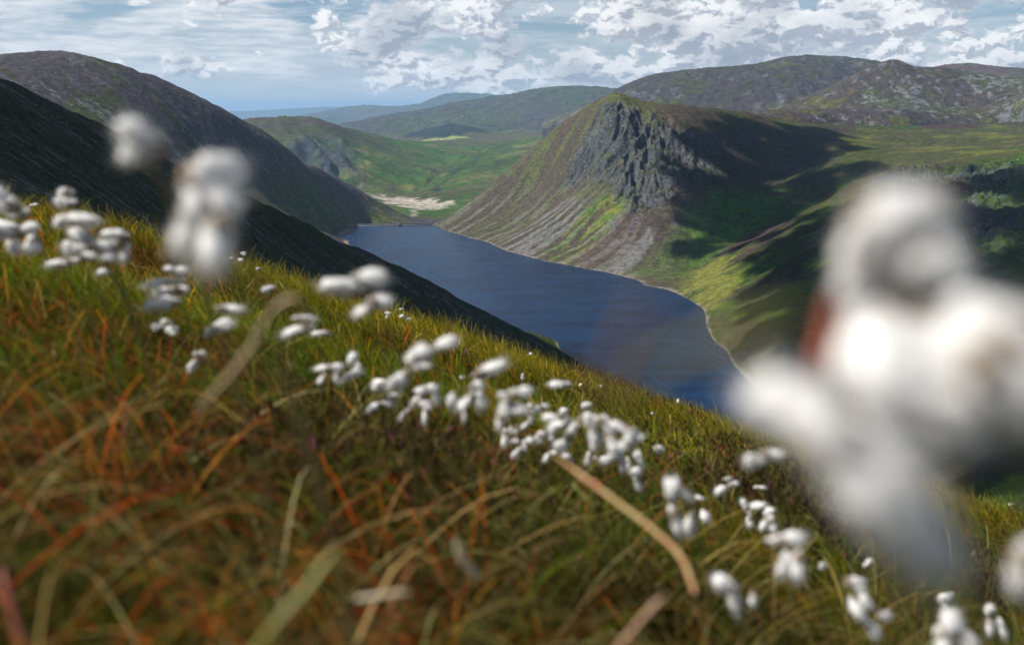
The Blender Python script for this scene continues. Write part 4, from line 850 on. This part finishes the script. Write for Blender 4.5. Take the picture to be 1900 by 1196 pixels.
PL = [
 ("large blurred cotton grass head alone at upper left, against the dark hillside", .50, [(262, 273, 84, 56, 8)], BIG),
 ("large blurred round cotton grass head above the long double one, left of the lake", .46, [(398, 337, 108, 82, 5)], BIG),
 ("tall blurred double cotton grass head standing in front of the dark slope at left", .43, [(368, 432, 118, 66, 92), (404, 452, 100, 58, 84)], BIG),
 ("huge blurred cotton grass head of many tufts filling the right of the view", .22, [(1640, 450, 170, 140, 80), (1690, 378, 165, 105, 5), (1745, 490, 95, 80, 0), (1588, 520, 60, 50, 90), (1650, 660, 230, 150, 65), (1760, 650, 200, 160, 20), (1730, 745, 170, 110, 20)], BIG),
 ("blurred cotton grass heads cut off by the right edge, beside the huge one", .165, [(1850, 640, 200, 150, 20), (1890, 700, 210, 170, 40), (1830, 760, 170, 110, 10)], BIG),
 ("long blurred cotton grass head drooping below the huge one at right", .19, [(1495, 762, 230, 120, 38), (1605, 865, 270, 135, 42), (1690, 955, 220, 130, 58)], BIG),
 ("blurred cotton grass head cut off by the right edge of the view, low down", .36, [(1900, 1062, 110, 60, 85)], BIG),
 ("crowded cotton grass heads cut off by the left edge of the view", 1.35, [(4, 375, 66, 46, 20), (33, 394, 34, 28), (8, 424, 70, 34, 10), (48, 430, 34, 30), (59, 418, 30, 16), (23, 455, 24, 28), (61, 456, 34, 36)]),
 ("cotton grass with two round heads one above the other on the skyline at left", 1.3, [(120, 355, 28, 20), (119, 376, 38, 24)]),
 ("cotton grass with one round and one long flat head under the skyline pair at left", 1.2, [(112, 410, 28, 28), (150, 404, 62, 22, 5), (165, 418, 28, 14)]),
 ("dense bunch of five cotton grass tufts left of the drooping three-lobed head", 1.2, [(150, 438, 52, 26, 30), (135, 462, 40, 28), (165, 475, 38, 20), (184, 456, 32, 20, 30), (200, 479, 24, 20)]),
 ("cotton grass with a drooping three-lobed head on the right of the dense left bunch", 1.2, [(218, 438, 44, 24), (207, 456, 26, 26), (228, 470, 36, 22, 110)]),
 ("single flat lying cotton grass head low at the left, below the dense bunch", 1.3, [(110, 488, 62, 22, -6)]),
 ("small lone round cotton grass head below the dense bunch at left", 1.5, [(192, 502, 26, 18)]),
 ("two small pale cotton grass heads just left of the tall blurred double head", 1.5, [(313, 497, 18, 12), (333, 503, 28, 18)]),
 ("cotton grass of three stacked flat tufts below the tall blurred double head", 1.2, [(299, 522, 66, 24, -8), (311, 541, 64, 32, -4), (305, 566, 54, 28, -15)]),
 ("small ragged cotton grass with four tufts below the stacked flat one", 1.6, [(291, 607, 18, 12), (306, 598, 22, 17), (317, 611, 20, 20), (321, 620, 12, 10)]),
 ("tiny cotton grass dots on the brow at far left", 4.6, [(59, 382, 9, 7), (65, 379, 7, 6)]),
 ("level oval cotton grass head above a tilted one, left of the bent blade", 1.25, [(428, 572, 46, 23, 3)]),
 ("tilted oval cotton grass head under the level oval one", 1.25, [(410, 605, 56, 27, -25)]),
 ("lone small cotton grass head above the bent tan blade", 1.8, [(500, 537, 24, 18, -10)]),
 ("two overlapping oval cotton grass heads right of the bent blade", 1.2, [(548, 610, 56, 26, -12), (568, 591, 38, 18, 5)]),
 ("small flat cotton grass head beside red heather", 1.5, [(596, 620, 33, 16)]),
 ("blurred cotton grass pair against the dark slope, the left oval and upper round head", .85, [(637, 538, 68, 38, 5), (683, 518, 54, 40, 10)]),
 ("blurred cotton grass pair just below, a round head and a slanting oval", .92, [(674, 576, 44, 24, -28), (705, 557, 36, 34, 0)]),
 ("small greenish cotton grass in the grass left of centre", 1.7, [(370, 659, 20, 16), (358, 676, 24, 14, -40)]),
 ("cotton grass with two lying tufts and two hanging ones, mid left of the row", 1.35, [(605, 680, 46, 19), (622, 682, 28, 20), (622, 701, 22, 20, 90), (596, 704, 20, 14, 130)]),
 ("cotton grass with a round head over two crossed tufts beside the lying one", 1.35, [(655, 666, 28, 26, 90), (665, 687, 22, 20, 90), (649, 697, 30, 18, -35)]),
 ("long sprawling cotton grass in five tufts slanting down left at the centre", 1.0, [(823, 641, 46, 24, -15), (782, 648, 34, 30), (778, 661, 44, 26), (780, 679, 36, 20), (744, 706, 52, 27, -50)]),
 ("pale greenish cotton grass head left of the sprawling one", 1.4, [(706, 712, 30, 26)]),
 ("thin scattered cotton grass tufts under the sprawling head", 1.6, [(721, 744, 22, 18), (696, 755, 26, 15, -35), (732, 734, 20, 12, -15)]),
 ("cotton grass whose tufts form an open hook at the centre", 1.35, [(747, 770, 22, 12, -50), (764, 751, 16, 10, -60), (774, 740, 26, 14, -35), (797, 722, 28, 22), (806, 736, 32, 20, 80), (787, 750, 28, 16), (789, 770, 30, 12, 92), (778, 723, 18, 14)]),
 ("cotton grass with a round knob over three spreading tufts", 1.15, [(841, 741, 26, 20, 90), (863, 746, 42, 24, -45), (886, 717, 25, 24), (893, 744, 36, 22, 80), (861, 769, 28, 9, 90)]),
 ("single pointed cotton grass head against brown heather right of centre", 1.1, [(908, 683, 54, 30, -25)]),
 ("bean shaped cotton grass head against dark heather", 1.5, [(1036, 713, 36, 20, 0)]),
 ("cotton grass with a broad hanging body and a round head on its right shoulder", 1.05, [(969, 728, 33, 27), (935, 731, 24, 15), (938, 757, 46, 34, 100), (960, 757, 36, 26), (928, 783, 28, 18, 95)]),
 ("small arched cotton grass between the broad head and the curled one", 1.5, [(984, 750, 10, 10), (996, 759, 24, 16, -20), (1008, 754, 20, 12), (984, 774, 23, 12, 75)]),
 ("little oval cotton grass head above the curled one", 1.8, [(1048, 762, 18, 13)]),
 ("little round cotton grass ball on dark ground right of the curled heads", 1.8, [(1090, 753, 18, 17)]),
 ("curled cotton grass head with a fold in the middle", 1.2, [(1024, 775, 38, 22, 10), (1040, 788, 40, 22, -10), (1048, 774, 24, 16, 40)]),
 ("slanting two-tuft cotton grass under the curled head", 1.25, [(1063, 801, 38, 24, -55), (1043, 826, 32, 24, -40)]),
 ("big shaggy hanging cotton grass left of the arched double head", 1.2, [(1096, 779, 34, 30), (1102, 806, 42, 32, 85), (1101, 825, 24, 18, 90), (1124, 796, 42, 24, 80), (1134, 820, 28, 20, 40)]),
 ("arched double cotton grass head at the right end of the dense row", 1.05, [(1151, 790, 46, 26, 35), (1171, 804, 28, 26, 60), (1166, 821, 50, 27, -30), (1144, 839, 36, 30)]),
 ("loose cluster of small cotton grass tufts low at the centre, its left half", 1.9, [(938, 816, 27, 17, 72), (939, 798, 10, 8), (948, 798, 12, 9, 90), (960, 797, 16, 13, 90), (972, 790, 21, 13, -50), (957, 818, 14, 10), (958, 841, 25, 13, -55)]),
 ("loose cluster of small cotton grass tufts low at the centre, its right half", 1.9, [(973, 828, 18, 15, 90), (985, 816, 17, 16), (996, 813, 24, 14, -60), (1006, 808, 21, 18, -40), (1023, 811, 16, 11, 80), (1016, 848, 20, 13, -55), (1027, 838, 12, 9)]),
 ("row of small separate cotton grass tufts under the shaggy hanging head", 1.7, [(1091, 853, 24, 15, 100), (1103, 851, 10, 8), (1120, 853, 22, 17, -35), (1053, 848, 22, 16, 40)]),
 ("narrow cotton grass tuft slanting on the right of the arched head", 1.6, [(1184, 848, 33, 15, 62)]),
 ("small two-tuft cotton grass directly below the arched head", 1.5, [(1156, 866, 26, 18, 90), (1167, 862, 22, 13, 80)]),
 ("lowest cotton grass of the dense row, a knob over a pointed tuft", 1.5, [(1179, 877, 22, 18), (1184, 898, 30, 20, 65)]),
 ("small lone cotton grass with a notch, right of the dense row", 2.3, [(1221, 834, 20, 16, 35)]),
 ("tall cotton grass with four hanging tufts at lower centre right", .95, [(1245, 908, 54, 27, 82), (1268, 914, 42, 26, 38), (1255, 970, 58, 28, 75), (1280, 970, 46, 28, 100)]),
 ("two small cotton grass heads just right of the tall hanging one", 1.6, [(1298, 923, 17, 12, 20), (1309, 955, 26, 20, 60)]),
 ("small cotton grass of three rounded tufts in green grass", 1.6, [(1340, 910, 25, 20, -20), (1362, 900, 18, 15), (1351, 888, 14, 12)]),
 ("small flat cotton grass head right of the three rounded tufts", 2.0, [(1411, 906, 23, 12, 10)]),
 ("crescent shaped cotton grass head", 1.6, [(1383, 934, 22, 15, 75), (1401, 936, 32, 15, -15)]),
 ("small cotton grass blob under the crescent head", 1.8, [(1393, 967, 21, 18, 90), (1390, 951, 9, 8)]),
 ("cotton grass with a round top and a spreading base, above the big grey one", 1.4, [(1430, 948, 22, 18), (1421, 972, 28, 20, 100), (1435, 975, 32, 20, 80)]),
 ("big grey blurred cotton grass cap over two hanging tufts", .75, [(1465, 1003, 66, 38), (1457, 1050, 46, 34, 95), (1483, 1050, 52, 36, 88)]),
 ("large blurred comma shaped cotton grass near the bottom edge", .8, [(1344, 1082, 52, 36, 35), (1362, 1110, 58, 32, 75)]),
 ("small ragged cotton grass next to the comma shaped one", 1.3, [(1398, 1113, 34, 18, 88)]),
 ("small faint cotton grass head on the heather, left of its brighter neighbour", 2.0, [(1528, 1050, 17, 14)]),
 ("soft blurred pair of cotton grass heads left of the long drooping one", .8, [(1397, 855, 42, 28), (1433, 842, 42, 26)]),
 ("small bright cotton grass head on the heather under the drooping head", 2.0, [(1612, 1045, 18, 16, -45)]),
 ("cotton grass with four tufts zigzagging down near the bottom right", .9, [(1588, 1081, 46, 28, 15), (1590, 1127, 46, 26, 58), (1608, 1116, 36, 20, 55), (1620, 1166, 44, 28, 50), (1640, 1143, 26, 20, 20)]),
 ("small folded cotton grass head near the bottom right", 1.5, [(1755, 1108, 30, 20, -10), (1752, 1120, 18, 12, 60)]),
 ("cotton grass with a knob over two narrow tufts in the bottom right corner", 1.3, [(1839, 1132, 26, 24, 90), (1840, 1160, 38, 25, 75), (1861, 1167, 42, 17, 70)]),
 ("large blurred hooded cotton grass cut off by the bottom edge", .7, [(1766, 1155, 56, 54, 70), (1793, 1188, 66, 40, 35), (1750, 1192, 50, 42, 90)]),
]
for a_ in PL:
    if len(a_) == 4: plant(a_[0], a_[1], a_[2], a_[3], free=True)
    else: plant(*a_)
TINY = [("tiny bright cotton grass pair highest on the brow left of the lake", [(451, 470, 12, 7), (445, 482, 10, 9), (431, 479, 7, 5)]), ("tiny lone cotton grass dot on the brow above purple heather", [(479, 498, 8, 6)]),
 ("tiny cotton grass pair on the brow right of the blurred pair", [(719, 580, 10, 6), (719, 587, 8, 6, 90)]), ("tiny cotton grass on the brow at the foot of the dark slope", [(744, 573, 7, 4), (746, 585, 10, 9), (759, 592, 7, 6)]),
 ("tiny cotton grass dot on the skyline in front of the green shore", [(985, 655, 7, 6)]), ("tiny double cotton grass dot below the green shore", [(970, 699, 10, 6, 90)]), ("tiny cotton grass dot on mossy ground under the lake's near shore", [(1078, 713, 6, 6)]),
 ("tiniest cotton grass dot on mossy ground", [(1115, 716, 5, 4)]), ("tiny cotton grass dot on brown heather right of the row", [(1211, 767, 6, 5)]), ("tiny cotton grass dot on the brow against the lake", [(1259, 743, 8, 5, 90)]),
 ("tiny cotton grass dot on the brow at far right", [(1874, 935, 8, 6)]), ("faint small cotton grass on dark heather at the centre", [(857, 700, 9, 7)])]
for lb, tf in TINY: plant(lb, 5.2, tf, "tiny far cotton grass on the brow")

# ---------------------------------------------------------------- single stalks that stand out of the sward
def stalk(name, label, cat, pts, wpx, c1, c2, group="single blades close to the camera", flat_=.35):
    P = np.array([at(px, py, D) for px, py, D in pts]); n = 24
    t = np.linspace(0, len(P) - 1, n); i = np.clip(t.astype(int), 0, len(P) - 2); f = (t - i)[:, None]
    Pm = np.vstack([2 * P[0] - P[1], P, 2 * P[-1] - P[-2]])
    a, b, c, d = Pm[i], Pm[i + 1], Pm[i + 2], Pm[i + 3]
    Q = .5 * ((2 * b) + (-a + c) * f + (2 * a - 5 * b + 4 * c - d) * f ** 2 + (-a + 3 * b - 3 * c + d) * f ** 3)
    Dm = np.mean([p[2] for p in pts]); w = wpx * Dm / 1847 / 2; root = Q[-1].copy() if Q[-1][2] < Q[0][2] else Q[0].copy()
    V, Fc = tube(Q - root, w * np.clip(np.minimum(np.linspace(.25, 4, n), np.linspace(4, .8, n)), 0, 1), 8)
    o = mesh_obj(name, V, Fc, plain(name + "_skin", c1, .6, c2)); o.location = root.tolist(); o['label'] = label; o['kind'] = 'thing'; o['category'] = cat; o['group'] = group
    return o
stalk("grass_blade", "bent tan grass blade arching over the green grass left of centre", "grass blade", [(572, 590, .50), (545, 555, .50), (505, 580, .50), (470, 640, .50), (425, 700, .50), (370, 760, .52)], 14, (.34, .27, .13), (.28, .20, .10))
stalk("grass_blade", "curled pale tip of a dead blade under the bent tan one", "grass blade", [(478, 600, .7), (474, 620, .7), (490, 636, .7)], 9, (.45, .42, .25), (.35, .3, .18))
stalk("plant_stalk", "thick yellow to rust red stalk lying across the grass at lower centre", "plant stalk", [(1030, 845, .75), (1090, 890, .72), (1150, 935, .70), (1215, 985, .68), (1265, 1035, .66), (1290, 1100, .64)], 10, (.42, .17, .08), (.45, .36, .14))
stalk("grass_blade", "pale straw blade standing in dark grass below the centre", "grass blade", [(845, 998, .6), (858, 1035, .6), (885, 1072, .6)], 15, (.50, .44, .27), (.42, .34, .2))
stalk("grass_blade", "broad green blade slanting out of the bottom edge left of centre", "grass blade", [(630, 1010, .38), (580, 1080, .37), (520, 1150, .36), (470, 1215, .36)], 20, (.16, .19, .03), (.22, .17, .04))
stalk("grass_blade", "pinkish straw blade slanting up at the bottom centre", "grass blade", [(1235, 1100, .5), (1190, 1150, .5), (1140, 1210, .5)], 12, (.40, .24, .16), (.34, .2, .1))
stalk("grass_blade", "short pale blade lying level near the bottom left of centre", "grass blade", [(762, 1098, .5), (720, 1102, .5), (660, 1112, .5)], 11, (.50, .44, .30), (.4, .32, .2))
stalk("plant_stalk", "dark red stalk leaning in the bottom left corner", "plant stalk", [(2, 1050, .45), (15, 1110, .44), (45, 1200, .43)], 16, (.22, .04, .02), (.22, .08, .04))
stalk("grass_blade", "very blurred green blade crossing in front of the near end of the lake", "grass blade", [(1130, 720, .13), (1200, 690, .13), (1290, 645, .13), (1380, 610, .13), (1480, 588, .13)], 34, (.12, .13, .03), (.16, .10, .03), flat_=.2)
stalk("grass_blade", "very blurred brown blade slanting steeply in front of the lake", "grass blade", [(1215, 545, .13), (1180, 600, .13), (1150, 660, .13), (1120, 740, .13)], 26, (.14, .06, .03), (.10, .06, .03))
stalk("plant_stalk", "blurred rust red stalk behind the huge cotton heads at right", "plant stalk", [(1545, 540, .22), (1535, 610, .22), (1515, 690, .22), (1500, 800, .23)], 30, (.30, .07, .03), (.22, .06, .03))
stalk("plant_stalk", "blurred green stalk slanting down from the lone upper left head", "plant stalk", [(270, 292, .50), (300, 335, .50), (335, 385, .50), (350, 430, .50)], 9, (.07, .09, .02), (.10, .09, .03))

# ---------------------------------------------------------------- air
bv, bf = [], []
box(bv, bf, (0, 0, -45), (118000, 118000, 880))
m, g = material("haze_air")
vol = g.new('ShaderNodeVolumePrincipled'); vol.inputs['Density'].default_value = 3.8e-5; g.put(vol.inputs['Color'], (.40, .67, 1.0)); vol.inputs['Anisotropy'].default_value = .2
o = g.new('ShaderNodeOutputMaterial'); g.l.new(vol.outputs[0], o.inputs['Volume'])
hz = mesh_obj("haze", np.concatenate(bv), np.concatenate(bf), m, smooth=False); setting(hz, 'stuff')
